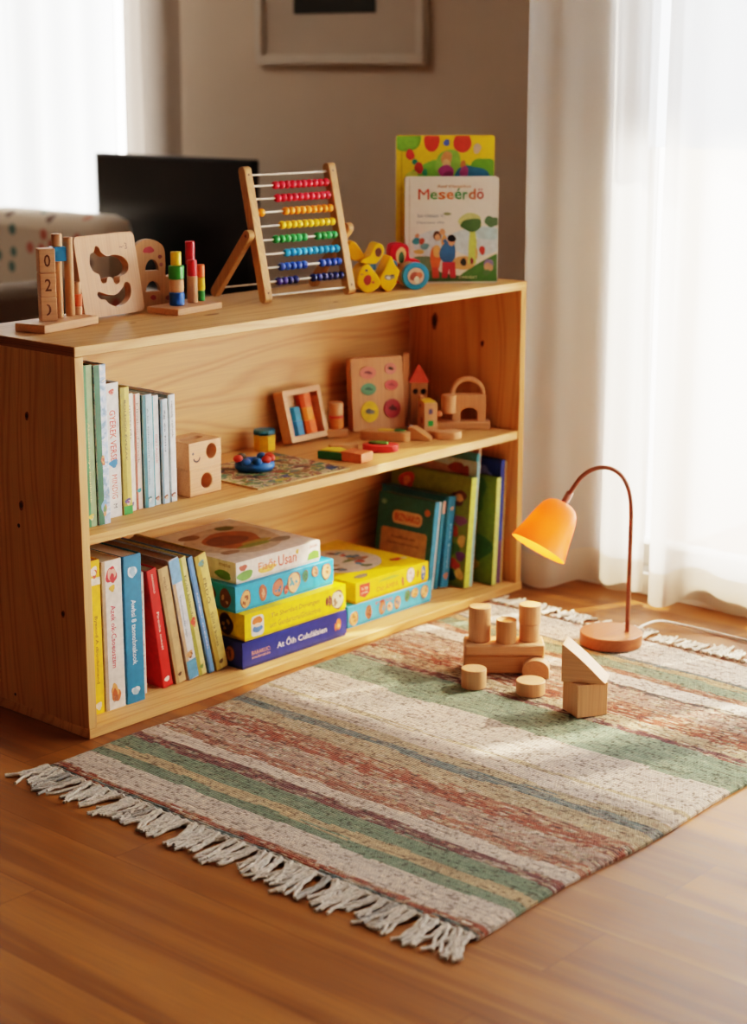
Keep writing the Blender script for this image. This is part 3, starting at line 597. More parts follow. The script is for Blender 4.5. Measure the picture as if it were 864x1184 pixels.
gamebox('navy blue game box at the bottom of the left stack', GB, .404, .027, .298, .285, Z1, .0545, P('#27337e', .4), P('#222a66', .5), d_navy)
gamebox('yellow game box with brown lettering in the left stack', GB, .413, .0285, .288, .283, Z1+.055, .0545, P('#f0cd12', .4), P('#d8b80e', .5), d_yel)
gamebox('sky blue game box under the white one in the left stack', GB, .406, .046, .278, .27, Z1+.11, .0535, P('#35a6cc', .4), P('#2f93b8', .5), d_blue)
gamebox('white game box with a round brown picture on top of the left stack', GB, .4185, .055, .235, .262, Z1+.164, .0435, P('#e6dfd6', .4), P('#d8d0c4', .5), d_white)
def d_blue2(mb, w, d, h):
    F = FRONT((0, 0, 0)); S = LEFT((0, d, 0))
    faces(F, mb, [(w*.07, h*.4, w*.045, h*.3, '#dba36c', '#a8703f'), (w*.24, h*.48, w*.035, h*.28, '#a86a48', '#6a4030'), (w*.4, h*.5, w*.035, h*.3, '#b87a58', '#4f8fa0'), (w*.49, h*.42, w*.03, h*.2, '#e0c0a0', '#c04a3a'), (w*.58, h*.5, w*.035, h*.27, '#d0a080', '#3f6f8a'), (w*.7, h*.66, w*.03, h*.24, '#5a8a5f', '#3f6a48'), (w*.79, h*.68, w*.04, h*.2, '#d8a870', '#a87040'), (w*.91, h*.6, w*.04, h*.28, '#e0b884', '#b08050')], 12)
    mb.text(F, 'MESE', w*.42, h*.78, w*.2, h*.13, P('#c0503f', .5))
def d_yel2(mb, w, d, h):
    F = FRONT((0, 0, 0)); T = TOP((0, 0, h))
    mb.poly(F, [(w*.05, h*.88), (w*.19, h*.86), (w*.19, h*.4), (w*.12, h*.2), (w*.05, h*.35)], P('#d9463a', .5)); mb.text(F, 'ÚJ', w*.12, h*.64, w*.08, h*.16, P('#f2e0d0', .5)); mb.text(F, 'JÁTÉK', w*.12, h*.44, w*.09, h*.13, P('#f2e0d0', .5))
    mb.text(F, 'Ost AMPA', w*.43, h*.4, w*.3, h*.26, P('#cf4a30', .5)); faces(F, mb, [(w*.75, h*.6, w*.05, h*.34, '#e6d8d0', '#c9a8a0'), (w*.93, h*.5, w*.03, h*.33, '#4f78a8', '#e6d8b0'), (w*.64, h*.4, w*.015, h*.2, '#c9463a', '#e08a60'), (w*.85, h*.55, w*.012, h*.16, '#9a4a28', '#c08040')], 14); mb.poly(F, blob(w*.45, h*.78, w*.12, h*.08, .3, seed=3), P('#a8b840', .5))
    mb.poly(T, ell(w*.44, d*.53, w*.40, d*.34, 40), P('#d8cfc4', .5)); rr = random.Random(5)
    cols = ['#7a5a40', '#a0603a', '#4f7f98', '#c04a34', '#5f7a48', '#d0a060', '#4a3a34', '#8a8078', '#b08a60']
    for q in range(34):
        an = rr.uniform(0, 6.28); ra = rr.random()**.5; u = .44+.32*ra*math.cos(an); v = .5+.26*ra*math.sin(an)
        mb.poly(T, blob(u*w, v*d, w*rr.uniform(.025, .07), d*rr.uniform(.02, .045), .3, seed=q), P(rr.choice(cols), .5, .25))
    mb.poly(T, blob(w*.2, d*.1, w*.09, d*.035, .2, seed=2), P('#8a7a68', .5)); mb.poly(T, blob(w*.83, d*.22, w*.06, d*.04, .3, seed=7), P('#b8432f', .5)); mb.poly(T, blob(w*.92, d*.2, w*.03, d*.03, .3, seed=8), P('#e0c8b0', .5))
gamebox('light blue game box under the yellow one in the right stack', GB, .733, .052, .27, .262, Z1, .0475, P('#4fb2d4', .4), P('#3f9fc4', .5), d_blue2)
gamebox('yellow game box with a white oval on its lid in the right stack', GB, .757, .0515, .234, .268, Z1+.048, .046, P('#f2ca1c', .4), P('#cfa50e', .5), d_yel2)

# ------------------------------------------------------------------ toys on top of the bookcase
TZ = H+.0003
nb = thing('peg_stacker', 'wooden peg board with two tall dowels at the left end of the bookcase top', 'stacking toy', (.058, .151, TZ), R(11.5))
MB().box(0, .150, 0, .068, 0, .0155, BEECH['X']).build('base', nb, .0015)
def peg(par, x, y, r_, h, m=BEECH['Z'], z0=.0155): return MB().cyl(x, y, z0-.001, r_, h, m, 20).build('peg', par)
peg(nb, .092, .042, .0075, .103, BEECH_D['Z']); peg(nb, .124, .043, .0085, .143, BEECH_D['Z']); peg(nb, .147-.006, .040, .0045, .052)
def nblock(z, txt, label):
    lp = local(.053, .036, (.058, .151), 11.5)
    mb = MB().box(-.0145, .0145, -.0145, .0145, 0, .0425, BEECH['X'])
    F = FRONT((0, -.0145, 0)); w = P('#6a3f22', .6)
    if txt == ')':
        mb.poly(F, [(-.004, .010), (.001, .013), (.0035, .018), (.0035, .024), (.001, .029), (-.003, .031), (-.0045, .0295), (-.001, .026), (.0, .021), (-.001, .016), (-.005, .012)], w)
    else: mb.text(F, txt, 0, .0215, .0115, .022, w)
    tag(mb.build('number_block', None, .0015, loc=(lp[0], lp[1], z), rotz=R(-28)), label, 'block', 'stacked wooden number blocks')
for i, (t, lb) in enumerate([(')', 'lowest number block, with a curved mark, at the left of the bookcase top'), ('2', 'middle number block marked 2 at the left of the bookcase top'), ('0', 'top number block marked 0 at the left of the bookcase top')]):
    nblock(TZ+.0158+.0429*i, t, lb)
def top_piece(name, label, org, ang, u, b, z, mb_fn, cat='block', group=None, rz=0):
    p = local(u, b, org, ang); mb = MB(); mb_fn(mb)
    return tag(mb.build(name, None, loc=(p[0], p[1], z), rotz=R(ang+rz)), label, cat, group)
o1 = (.058, .151)
top_piece('cube_bead', 'blue cube bead threaded on a tall dowel beside the number blocks', o1, 11.5, .092, .042, TZ+.118, lambda m: m.box(-.013, .013, -.013, .013, 0, .025, P('#2f82b4', .4)), 'bead', rz=-35)
top_piece('wooden_cylinder', 'small plain wooden cylinder on top of the blue cube bead', o1, 11.5, .092, .042, TZ+.1432, lambda m: m.cyl(0, 0, 0, .0095, .023, BEECH['Z']), 'block')
g = 'rings on the short peg'
top_piece('ring_bead', 'plain ring at the bottom of the short peg on the left peg board', o1, 11.5, .141, .040, TZ+.0158, lambda m: m.cyl(0, 0, 0, .008, .015, BEECH['Z']), 'bead', g)
top_piece('ring_bead', 'orange ring on the short peg of the left peg board', o1, 11.5, .141, .040, TZ+.031, lambda m: m.cyl(0, 0, 0, .0085, .022, P('#e06a3a', .4)), 'bead', g)
top_piece('ring_bead', 'plain ring on top of the orange ring on the left peg board', o1, 11.5, .141, .040, TZ+.0532, lambda m: m.cyl(0, 0, 0, .0068, .0225, BEECH['Z']), 'bead', g)

# shape puzzle plank
pz = thing('shape_puzzle', 'wooden puzzle plank with animal cutouts standing on the bookcase top', 'puzzle', (.209, .222, TZ+.0042), R(4))
pz.rotation_euler = (R(-10), 0, R(4))
animal = smooth_loop([(.032, .104), (.036, .116), (.046, .120), (.052, .130), (.060, .127), (.064, .118), (.076, .110), (.096, .111), (.116, .106), (.128, .094), (.126, .080), (.114, .072), (.103, .070), (.100, .060), (.090, .056), (.084, .062), (.080, .070), (.070, .070), (.066, .062), (.056, .061), (.052, .069), (.050, .078), (.038, .084), (.032, .094)], 4)
smile = smooth_loop([(.038, .040), (.042, .046), (.050, .044), (.062, .040), (.080, .037), (.094, .041), (.106, .050), (.114, .058), (.124, .055), (.126, .042), (.120, .028), (.104, .018), (.084, .015), (.066, .021), (.056, .031), (.046, .032)], 4)
mb = MB().holed([rrect(0, 0, .154, .151, .01), animal, smile], .017, BEECH['Z'])
mb.text(FRONT((0, 0, 0)), '~·3', .122, .125, .02, .012, P('#7a5a40', .6))
mb.build('plank', pz, .0012)
pl = thing('palette_puzzle', 'rounded wooden plank with slots and red dots behind the cutout puzzle', 'puzzle', (.377, .288, TZ), R(-20))
body = smooth_loop([(0, 0), (.0, .06), (.004, .105), (.02, .128), (.045, .132), (.068, .118), (.072, .09), (.072, .06), (.084, .062), (.092, .046), (.092, .0)], 5)
body = [(u, max(0, v)) for u, v in body]
arch1 = [(.030, .072), (.058, .072)]+[(.044+.014*math.cos(t), .072+.022*math.sin(t)) for t in [R(20+140*i/10) for i in range(11)]]
arch2 = [(.030, .032), (.060, .032)]+[(.045+.015*math.cos(t), .032+.02*math.sin(t)) for t in [R(20+140*i/10) for i in range(11)]]
mb = MB().holed([body, arch1, arch2], .014, BEECH_D['Z']); F = FRONT((0, 0, 0))
mb.poly(F, blob(.038, .112, .010, .007, .25, seed=3), P('#a83038', .5)); mb.poly(F, blob(.061, .098, .004, .004, .1, seed=4), P('#7a3a38', .5)); mb.poly(F, blob(.063, .083, .0035, .004, .1, seed=4), P('#9a5a50', .5)); mb.poly(F, blob(.045, .02, .006, .0045, .1, seed=5), P('#a03a34', .5)); mb.poly(F, blob(.076, .018, .006, .0045, .1, seed=6), P('#8a4a34', .5))
mb.build('plank', pl)

st = thing('peg_stacker', 'wooden stacking board with red, green and yellow rings left of the abacus', 'stacking toy', (.372, .151, TZ), R(8))
MB().box(0, .134, 0, .076, 0, .0125, BEECH['X']).build('base', st, .0015)
sb = (.372, .151)
def rel(px, py):
    a = R(8); dx, dy = px-sb[0], py-sb[1]; return dx*math.cos(a)+dy*math.sin(a), -dx*math.sin(a)+dy*math.cos(a)
gs = 'coloured rings of the stacking board'
def ring(u, b, z, r_, h, col, label, mat=None):
    top_piece('ring_bead', label, sb, 8, u, b, TZ+z, lambda m: m.cyl(0, 0, 0, r_, h, mat or P(col, .35), 26), 'bead', gs)
u, b = .046, .040
peg(st, u, b, .004, .09, z0=.0125)
ring(u, b, .0128, .0145, .025, '#2565b0', 'blue ring at the foot of the four ring tower on the stacking board')
ring(u, b, .038, .0138, .0245, '', 'plain wooden ring above the blue ring on the stacking board', BEECH['Z'])
ring(u, b, .0627, .0150, .0255, '#3f9a3a', 'green ring under the yellow ring on the stacking board')
ring(u, b, .0884, .0102, .026, '#f0c41c', 'yellow ring on top of the four ring tower on the stacking board')
u, b = .0935, .040
ring(u, b, .0128, .0102, .051, '', 'plain wooden cylinder under the shorter red cylinder on the stacking board', BEECH['Z'])
ring(u, b, .064, .0096, .0305, '#d3262c', 'shorter red cylinder standing on a plain wooden one')
u, b = .121, .042
ring(u, b, .0128, .0078, .0205, '#3f9f46', 'small green ring at the right edge of the stacking board')
ring(u, b, .0335, .0082, .025, '#f0c81e', 'small yellow ring between green and orange on the stacking board')
ring(u, b, .0587, .0082, .0245, '#e0703a', 'small orange ring on top of the yellow one on the stacking board')
u, b = .118, .064
peg(st, u, b, .0075, .070, z0=.0125)
ring(u, b, .0823, .0094, .045, '#c9202c', 'tall red cylinder, highest piece on the stacking board')
peg(st, .074, .052, .0042, .045, z0=.0125)

# abacus
ab = thing('abacus', 'wooden abacus with rows of rainbow beads on the bookcase top', 'abacus', (.597, .150, TZ), R(-7))
LE = 14.2; PL = .272
Mt = Matrix.Rotation(R(-LE), 4, 'X')
PW = .0185; SP = .2155; AW = wood('abacus_wood', '#d3a068', '#bb8448', 'Z', ring=30, contrast=.4, fibre=.14, stretch=.08)
prof = rrect(-.0105, .002, .0105, PL, .0095, 5)
for x in (0, SP):
    mb = MB().prism([(a, q) for a, q in prof], x, x+PW, AW, 'x', M=Mt)
    fx = x if x == 0 else x+PW; Fq = (Vector((0, 0, 0)), Vector((0, -1, 0)), Vector((0, 0, 1)))
    o = mb.build('post', ab, .0015)
    for q in (.02, PL-.018):
        hole = MB(); hole.poly(FRONT((x+PW/2, -.0105, q)), ell(0, 0, .0022, .0022, 12), INK, M=Mt); 
        hole.build('peg_hole', o)
pz_ = .50*PL
pv = Mt @ Vector((0, 0, pz_)); foot = Vector((0, .150, .006))
ax_ = foot-pv; LL = ax_.length
for x in (-.0155, SP+PW+.0065):
    ang = math.atan2(ax_.y, -ax_.z)
    M2 = Matrix.Translation(pv) @ Matrix.Rotation(ang, 4, 'X')
    pr = rrect(-.0105, -LL, .0105, .012, .0095, 5)
    o = MB().prism(pr, x, x+.014, AW, 'x', M=M2).build('rear_leg', ab, .0015)
    if x < 0:
        h = MB(); h.poly((Vector((x, 0, 0)), Vector((0, -1, 0)), Vector((0, 0, 1))), ell(0, 0, .003, .003, 14), P('#6a4526', .6), M=M2); h.build('bolt', o)
ROD = P('#e6ddcf', .35)
fr = [.936, .855, .76, .662, .561, .461, .357, .259, .156, .06]
for f in fr:
    MB().tube([(PW-.002, 0, f*PL), (SP+.002, 0, f*PL)], .0021, ROD, 8, M=Mt).build('rod', ab)
MB().tube([(-.01, .142, .02), (SP+PW+.012, .142, .02)], .0018, ROD, 8).build('spacer_rod', ab)
x0, x1 = PW, SP; LW = x1-x0; pitch = .0143
rows = [('#d32638', [(1, 10)]), ('#d42a3c', [(1, 10)]), ('#f0941e', [(.105, 1), (1, 9)]), ('#f2c21a', [(1, 10)]), ('#2f9a4a', [(.6, 6), (1, 4)]), ('#2596c8', [(1, 10)]), ('#2450a8', [(.54, 5), (1, 4)]), ('#222a66', [(.40, 4), (1, 6)])]
bead_me = {}
for f, (col, runs) in zip(fr[1:9], rows):
    m = P(col, .25, .08)
    for end, n in runs:
        for i in range(n):
            xc = x0+LW*end-pitch*(i+.5)
            mm = P('#3a2f7a', .25, .08) if col == '#222a66' and end < 1 and i >= 2 else m
            key = mm.name
            if key not in bead_me:
                q = MB().lathe([(.0026, -.0068), (.0062, -.0060), (.0080, -.0030), (.0084, 0), (.0080, .0030), (.0062, .0060), (.0026, .0068)], mm, 16)
                bo = q.build('bead', ab); bead_me[key] = bo
            else:
                bo = bead_me[key].copy(); C.objects.link(bo); bo.parent = ab
            bo.matrix_local = Mt @ Matrix.Translation((xc, 0, f*PL)) @ Matrix.Rotation(R(90), 4, 'Y')

# yellow animal pull toy and red train
CAM2 = -50
YEL = P('#eeb71c', .75, .1, 31, spec=.12); YEL2 = P('#e2a216', .75, .1, 31, spec=.12)
dk = thing('bird_toy', 'yellow wooden bird toy with round belly right of the abacus', 'wooden toy', (.852, .134, TZ), R(-33))
def flat(par, name, pts, y0, y1, m, deco=None, bev=.002):
    mb = MB().prism(pts, y0, y1, m, 'y')
    if deco: deco(mb)
    return mb.build(name, par, bev)
wheelp = smooth_loop([(.003, .028), (.004, .014), (.014, .003), (.028, .0), (.042, .006), (.052, .018), (.046, .034), (.035, .048), (.026, .058), (.014, .054), (.006, .042)], 5)
wheelp = [(a, max(0, q)) for a, q in wheelp]
F0 = FRONT((0, 0, 0))
flat(dk, 'belly', wheelp, 0, .058, YEL, lambda mb: (mb.poly(F0, blob(.024, .026, .008, .011, .1, seed=1), P('#a8342c', .5)), mb.poly(F0, blob(.036, .021, .003, .003, .1, seed=1), P('#b85a3c', .5)), mb.poly(F0, ell(.022, .046, .003, .0025), P('#4a4a78', .5)), mb.poly(F0, blob(.012, .038, .004, .002, .1, seed=3), P('#c98a3a', .5))))
fishp = [(.052, .03), (.064, .054), (.073, .072), (.077, .073), (.084, .056), (.094, .042), (.091, .030), (.086, .014), (.076, .002), (.066, .0), (.056, .008), (.052, .018)]
F1 = FRONT((0, .004, 0))
flat(dk, 'tail', fishp, .004, .056, YEL, lambda mb: (mb.poly(F1, blob(.072, .030, .010, .006, .25, seed=4), P('#8a8078', .5)), mb.poly(F1, blob(.070, .029, .005, .003, .25, seed=5), P('#e0d8d0', .5)), mb.poly(F1, blob(.079, .034, .004, .002, .25, seed=7), P('#5a4a40', .5))))
headp = smooth_loop([(.010, .062), (.018, .070), (.030, .076), (.036, .086), (.042, .097), (.050, .1), (.058, .096), (.061, .084), (.056, .072), (.05, .064), (.044, .0585), (.03, .0585)], 5)
F2 = FRONT((0, .006, 0))
flat(dk, 'head', headp, .006, .052, YEL, lambda mb: mb.poly(F2, blob(.049, .082, .007, .010, .1, seed=8), P('#7a4a3c', .5)))
wing = smooth_loop([(-.014, .085), (-.012, .099), (-.004, .105), (.006, .098), (.016, .084), (.022, .074), (.012, .066), (-.004, .066)], 5)
F3 = FRONT((0, .016, 0))
flat(dk, 'wing', wing, .014, .044, YEL2, lambda mb: mb.poly(F3, blob(-.004, .086, .009, .007, .15, seed=9), P('#1f7a6f', .5)))
MB().box(.030, .046, .010, .036, .045, .060, P('#41708f', .5)).build('axle_block', dk, .002)
# train
tr = thing('train_toy', 'red wooden engine with a big teal wheel beside the storybooks', 'wooden toy', (.953, .093, TZ), R(-36))
RED = P('#bb2430', .75, .12, 31, spec=.12)
def wh(mb, cx, cz, r_, y0, y1, m, ax='y'):
    return mb.prism(ell(cx, cz, r_, r_, 36), y0, y1, m, 'y')
mb = wh(MB(), .027, .0285, .0285, 0, .016, P('#2a84ab', .4)); 
for k_, (rr_, c_) in enumerate([(.0285*.97, '#3292b6'), (.0285*.72, '#2a7a9c'), (.0175, '#d8b49a')]): mb.poly(F0, ell(.027, .0285, rr_, rr_, 36), P(c_, .4))
mb.poly(F0, blob(.024, .028, .009, .010, .2, seed=3), P('#9a4a38', .5)); mb.poly(F0, blob(.034, .030, .006, .008, .2, seed=4), P('#c86a4a', .5)); mb.poly(F0, blob(.029, .021, .006, .007, .2, seed=5), P('#e6dcc4', .5))
mb.build('wheel', tr, .0015)
wh(MB(), .022, .028, .026, .017, .055, BEECH_D['Y']).build('axle_drum', tr, .001)
body = smooth_loop([(-.016, .062), (-.014, .084), (-.006, .090), (.014, .091), (.024, .084), (.026, .066), (.03, .058), (.045, .056), (.05, .05), (.06, .03), (.066, .012), (.058, .008), (.0, .008), (-.012, .02)], 4)
F4 = FRONT((0, .056, 0))
flat(tr, 'body', body, .056, .095, RED, lambda mb: (mb.poly(F4, blob(.008, .066, .011, .018, .08, seed=2), P('#d8a878', .5)), mb.poly(F4, blob(.009, .062, .006, .013, .1, seed=3), P('#3f5a34', .5))))
flat(tr, 'rear_wheel', ell(.045, .018, .018, .018, 28), .04, .055, RED)
flat(tr, 'hub', ell(-.012, .050, .007, .009, 20), .03, .05, P('#44688a', .4))

# storybooks standing on top
def standing_book(name, label, org, ang, w, t, h, cover, spinem, deco):
    o = thing(name, label, 'book', (org[0], org[1], TZ), R(ang), 'storybooks standing on the bookcase top')
    pts = rrect(0, 0, w, h, .006, 4)
    mb = MB().prism(pts, 0, .002, cover, 'y').prism(pts, t-.002, t, cover, 'y').box(0, .0025, .0005, t-.0005, .004, h-.004, spinem)
    deco(mb, w, h); mb.build('cover', o, smooth=False)
    MB().box(.0026, w-.003, .002, t-.002, .003, h-.003, PAGES).build('page_block', o)
    return o
def d_mese(mb, w, h):
    F = F0; q = lambda u, v: (u*w, (1-v)*h)
    def bl(u, v, a, b, c, s, wob=.15):
        mb.poly(F, [(min(max(x, .001), w-.001), min(max(z, .001), h-.001)) for x, z in blob(u*w, (1-v)*h, a*w, b*h, wob, seed=s)], P(c, .5, .15))
    # page x: 0..1 left to right, v 0 top .. 1 bottom
    mb.poly(F, [(w*.042, .003), (w*.05, .003), (w*.05, h-.003), (w*.042, h-.003)], P('#cdbfae', .5))
    bl(.78, .60, .3, .15, '#cfdde0', 1); bl(.28, .62, .2, .12, '#d3dfe0', 2); bl(.88, .53, .16, .06, '#b8d4d8', 40)
    mb.poly(F, [q(.54, .985)]+[q(.54+.45*i/10, .98-.26*(i/10)**.75) for i in range(11)]+[q(.995, .985)], P('#4f7a3a', .5)); 
    mb.poly(F, [q(.06, .985), q(.06, .83), q(.2, .8), q(.4, .9), q(.6, .93), q(.75, .985)], P('#41663a', .5))
    bl(.62, .81, .12, .07, '#d8a468', 3); bl(.2, .82, .13, .09, '#5f7a58', 4)
    mb.poly(F, [q(.70, .46), q(.745, .46), q(.77, .62), q(.765, .82), q(.68, .82), q(.685, .62)], P('#c5cf6a', .5)); bl(.70, .42, .13, .08, '#c9c98a', 5); bl(.71, .45, .125, .055, '#4f6f3f', 6, .25); bl(.93, .42, .075, .055, '#55704a', 7, .25)
    bl(.45, .345, .04, .015, '#9aa070', 41)
    # people: abstract little figures
    bl(.33, .76, .055, .13, '#d06a3a', 8, .1); bl(.35, .70, .05, .06, '#e0b070', 9, .2); bl(.345, .55, .045, .045, '#5a3a28', 10, .1); bl(.35, .565, .03, .03, '#d8a078', 11, .1)
    bl(.40, .515, .032, .032, '#d8a078', 12, .1); bl(.42, .6, .03, .06, '#e0a060', 13, .1)
    bl(.46, .71, .085, .11, '#3f6f9a', 14, .1); mb.poly(F, [q(.40, .60), q(.43, .575), q(.52, .66), q(.5, .70)], P('#3f6f9a', .5)); bl(.5, .6, .04, .045, '#d8a078', 15, .1); bl(.5, .575, .045, .035, '#2a2f3a', 16, .1)
    mb.poly(F, [q(.40, .80), q(.54, .80), q(.55, .95), q(.49, .95), q(.475, .86), q(.455, .95), q(.40, .95)], P('#b8343a', .5)); mb.poly(F, [q(.29, .85), q(.36, .85), q(.37, .95), q(.3, .95)], P('#c0503a', .5))
    for u, v, a, b, c, s in [(.13, .55, .025, .02, '#c98a68', 20), (.12, .60, .04, .035, '#3f8f9a', 21), (.18, .60, .03, .03, '#b8503a', 22), (.21, .65, .05, .03, '#6a9fa0', 23), (.15, .70, .06, .02, '#c9a860', 24), (.83, .69, .03, .045, '#c0453a', 25), (.77, .72, .015, .05, '#d8b070', 26), (.63, .8, .035, .035, '#3a3a34', 27), (.90, .82, .05, .05, '#8a7aa0', 28), (.90, .85, .05, .04, '#d0a080', 29), (.72, .79, .02, .03, '#8a3a30', 30), (.88, .90, .04, .03, '#5a7a48', 31)]:
        bl(u, v, a, b, c, s)
    x = .14
    for chs, c in [('M', '#c9503c'), ('e', '#4f9a52'), ('s', '#d8743f'), ('e', '#d8743f'), ('é', '#3f8f4f'), ('r', '#2f8a4a'), ('d', '#c96a3f'), ('ö', '#b9503f')]:
        wd = .115 if chs == 'M' else (.05 if chs == 'r' else .075); hh = {'M': .098, 'd': .1, 'ö': .1, 'é': .105}.get(chs, .07)
        base = 1-.21; mb.text(F, chs, (x+wd/2)*w, base*h+hh*h/2, wd*w, hh*h, P(c, .5)); x += wd+.012
    mb.text(F, 'Ázaf Klasszikus', w*.52, h*.915, w*.36, h*.028, P('#c9803f', .5))
    mb.text(F, 'Szt Utldain V..', w*.28, h*.638, w*.3, h*.03, P('#8a949a', .5)); mb.text(F, 'Ólyamane vőiz', w*.27, h*.575, w*.3, h*.032, P('#8a949a', .5)); mb.text(F, "D'MENEAT", w*.68, h*.055, w*.2, h*.026, P('#e6dcb0', .5))
standing_book('storybook', 'white storybook titled Meseérdö with a painted picnic scene, standing in front', (1.0437, .1669), -44.2, .2007, .020, .226, P('#e9e2d6', .4, .03), P('#e9e2d6', .5), d_mese)
def d_back(mb, w, h):
    def bl(u, v, a, b, c, s, wob=.15):
        mb.poly(F0, [(min(max(x, .001), w-.001), min(max(z, .001), h-.001)) for x, z in blob(u*w, (1-v)*h, a*w, b*h, wob, seed=s)], P(c, .5, .15))
    mb.poly(F0, [(w*.05, .002), (w*.058, .002), (w*.058, h-.002), (w*.05, h-.002)], P('#c9a020', .5))
    bl(.1, .04, .15, .07, '#7fb03a', 1); bl(.36, .04, .08, .07, '#d0402f', 2, .05); bl(.67, .05, .09, .07, '#cc3f2f', 3, .05); bl(.9, .28, .16, .14, '#6f9f2c', 4); bl(.5, .27, .34, .1, '#7fb03a', 5, .25); bl(.53, .2, .14, .1, '#8fb848', 6)
    bl(.77, .29, .17, .09, '#2f6f8f', 7); bl(.4, .33, .12, .06, '#2a6f74', 8)
    for u, v, a, b, c, s in [(.14, .13, .045, .035, '#d23f34', 10), (.19, .18, .03, .02, '#2f8f78', 11), (.23, .22, .045, .04, '#c03a34', 12), (.29, .25, .025, .025, '#3a9a70', 13), (.16, .27, .06, .03, '#c9c850', 14), (.51, .16, .055, .055, '#d8905a', 15), (.51, .19, .04, .03, '#e0b080', 16), (.51, .25, .08, .05, '#b0407a', 17), (.53, .27, .05, .03, '#8a3060', 18), (.68, .2, .03, .03, '#c9743f', 19), (.69, .25, .045, .04, '#a8487a', 20), (.51, .05, .03, .025, '#4a5f9a', 21), (.82, .09, .04, .035, '#d8b8a0', 22)]:
        bl(u, v, a, b, c, s)
standing_book('storybook', 'taller yellow and green storybook standing behind the white one', (1.0600, .2065), -44.2, .212, .018, .311, P('#ecc62c', .4, .06), P('#c99f1c', .5), d_back)

# ------------------------------------------------------------------ toys on the middle shelf
def carved(o, cutters):
    for cmb in cutters:
        co = cmb.build('cutter', None, smooth=False); co.parent = o.parent
        co.matrix_world = o.matrix_world.copy() if False else co.matrix_world
        md = o.modifiers.new('c', 'BOOLEAN'); md.operation = 'DIFFERENCE'; md.solver = 'EXACT'; md.object = co
        dg = bpy.context.evaluated_depsgraph_get(); dg.update()
        me = bpy.data.meshes.new_from_object(o.evaluated_get(dg)); old = o.data
        o.modifiers.remove(md); o.data = me; bpy.data.objects.remove(co)
    return o
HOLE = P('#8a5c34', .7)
def cube_toy(z, top, label):
    mb = MB().box(0, .084, 0, .075, 0, .0515, BEECH['X']); o = mb.build('holed_cube', None)
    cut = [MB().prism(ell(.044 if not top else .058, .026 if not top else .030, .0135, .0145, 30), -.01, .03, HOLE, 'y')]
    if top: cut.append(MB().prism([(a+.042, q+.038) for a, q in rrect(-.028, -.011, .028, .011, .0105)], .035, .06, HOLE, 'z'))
    carved(o, cut)
    if top:
        dec = MB(); Fd = FRONT((0, 0, 0)); dec.poly(Fd, ell(.010, .031, .0027, .0027, 12), P('#201812', .5))
        dec.poly(Fd, [(.0195+.0095*math.cos(t), .0225+.0095*math.sin(t)) for t in [R(190+170*i/12) for i in range(13)]]+[(.0195+.0070*math.cos(t), .0235+.0070*math.sin(t)) for t in [R(360-170*i/12) for i in range(13)]], P('#201812', .5))
        me2 = dec
        d_ = dec.build('face_drawing', o); d_['label'] = 'drawn smile'
    for p in o.data.polygons: p.use_smooth = False
    b_ = o.modifiers.new('b', 'BEVEL'); b_.width = .0024; b_.segments = 2; b_.limit_method = 'ANGLE'; b_.angle_limit = R(60)
    o.location = (.322, .075, z); o.rotation_euler.z = R(1.5)
    return tag(o, label, 'block', 'holed wooden cubes on the middle shelf')
cube_toy(M1, False, 'lower wooden cube with a round hole next to the thin books')
cube_toy(M1+.0518, True, 'upper wooden cube with a drawn smile and round hole next to the thin books')

# picture puzzle mat with blue ring toy
pm = art('puzzle_art', ['#c9a050', '#3f5a78', '#6a8a3a', '#d8c8a8', '#8a4a3a', '#4a3a40', '#c9b060'], 34)
mb = MB().box(0, .252, 0, .215, 0, .003, P('#b89a6a', .6)); Ft = TOP((0, 0, .003))
mb.poly(Ft, [(.002, .002), (.250, .002), (.250, .213), (.002, .213)], pm)
rr = random.Random(8)
for q in range(46):
    u, v = rr.uniform(.02, .232), rr.uniform(.02, .195); mb.poly(Ft, blob(u, v, rr.uniform(.006, .018), rr.uniform(.005, .014), .3, seed=q), P(rr.choice(['#33507a', '#5f8a3a', '#c9b84a', '#b0503a', '#d8ccb0', '#3a2f3a', '#4a8a78', '#8a6a40']), .45, .25))
mb.poly(Ft, [(.125, .002), (.1265, .002), (.1265, .213), (.125, .213)], P('#5a4a30', .5))
tag(mb.build('picture_board', None, loc=(.4525, .026, M1), rotz=R(-1.5)), 'flat colourful picture board lying on the middle shelf', 'puzzle board')
rg = thing('teething_ring', 'blue ring toy with red beads lying on the picture board', 'wooden toy', (.566, .150, M1+.0033), R(0))
BL = P('#2467a8', .4, .12, 60)
mb = MB(); seg, ms = 36, 12; vs = []; fs = []
for i in range(seg):
    a = 2*math.pi*i/seg
    for j in range(ms):
        b = 2*math.pi*j/ms; rad = .031+.0095*math.cos(b); vs.append((rad*math.cos(a), rad*math.sin(a), .010+.010*math.sin(b)))
for i in range(seg):
    for j in range(ms): fs.append((i*ms+j, ((i+1) % seg)*ms+j, ((i+1) % seg)*ms+(j+1) % ms, i*ms+(j+1) % ms))
mb.add(vs, fs, BL).build('ring', rg)
RD = P('#d6432e', .4, .12, 60)
for a, rr_, zz, m_ in [(150, .034, .024, RD), (195, .033, .021, BL), (235, .033, .022, BL), (275, .031, .024, RD), (310, .032, .024, RD), (345, .034, .023, RD), (20, .032, .021, BL), (100, .032, .022, P('#5a5040', .5))]:
    MB().sphere((rr_*math.cos(R(a)), rr_*math.sin(R(a)), zz), .0088, m_, (1.1, 1.1, .9)).build('bead', rg)

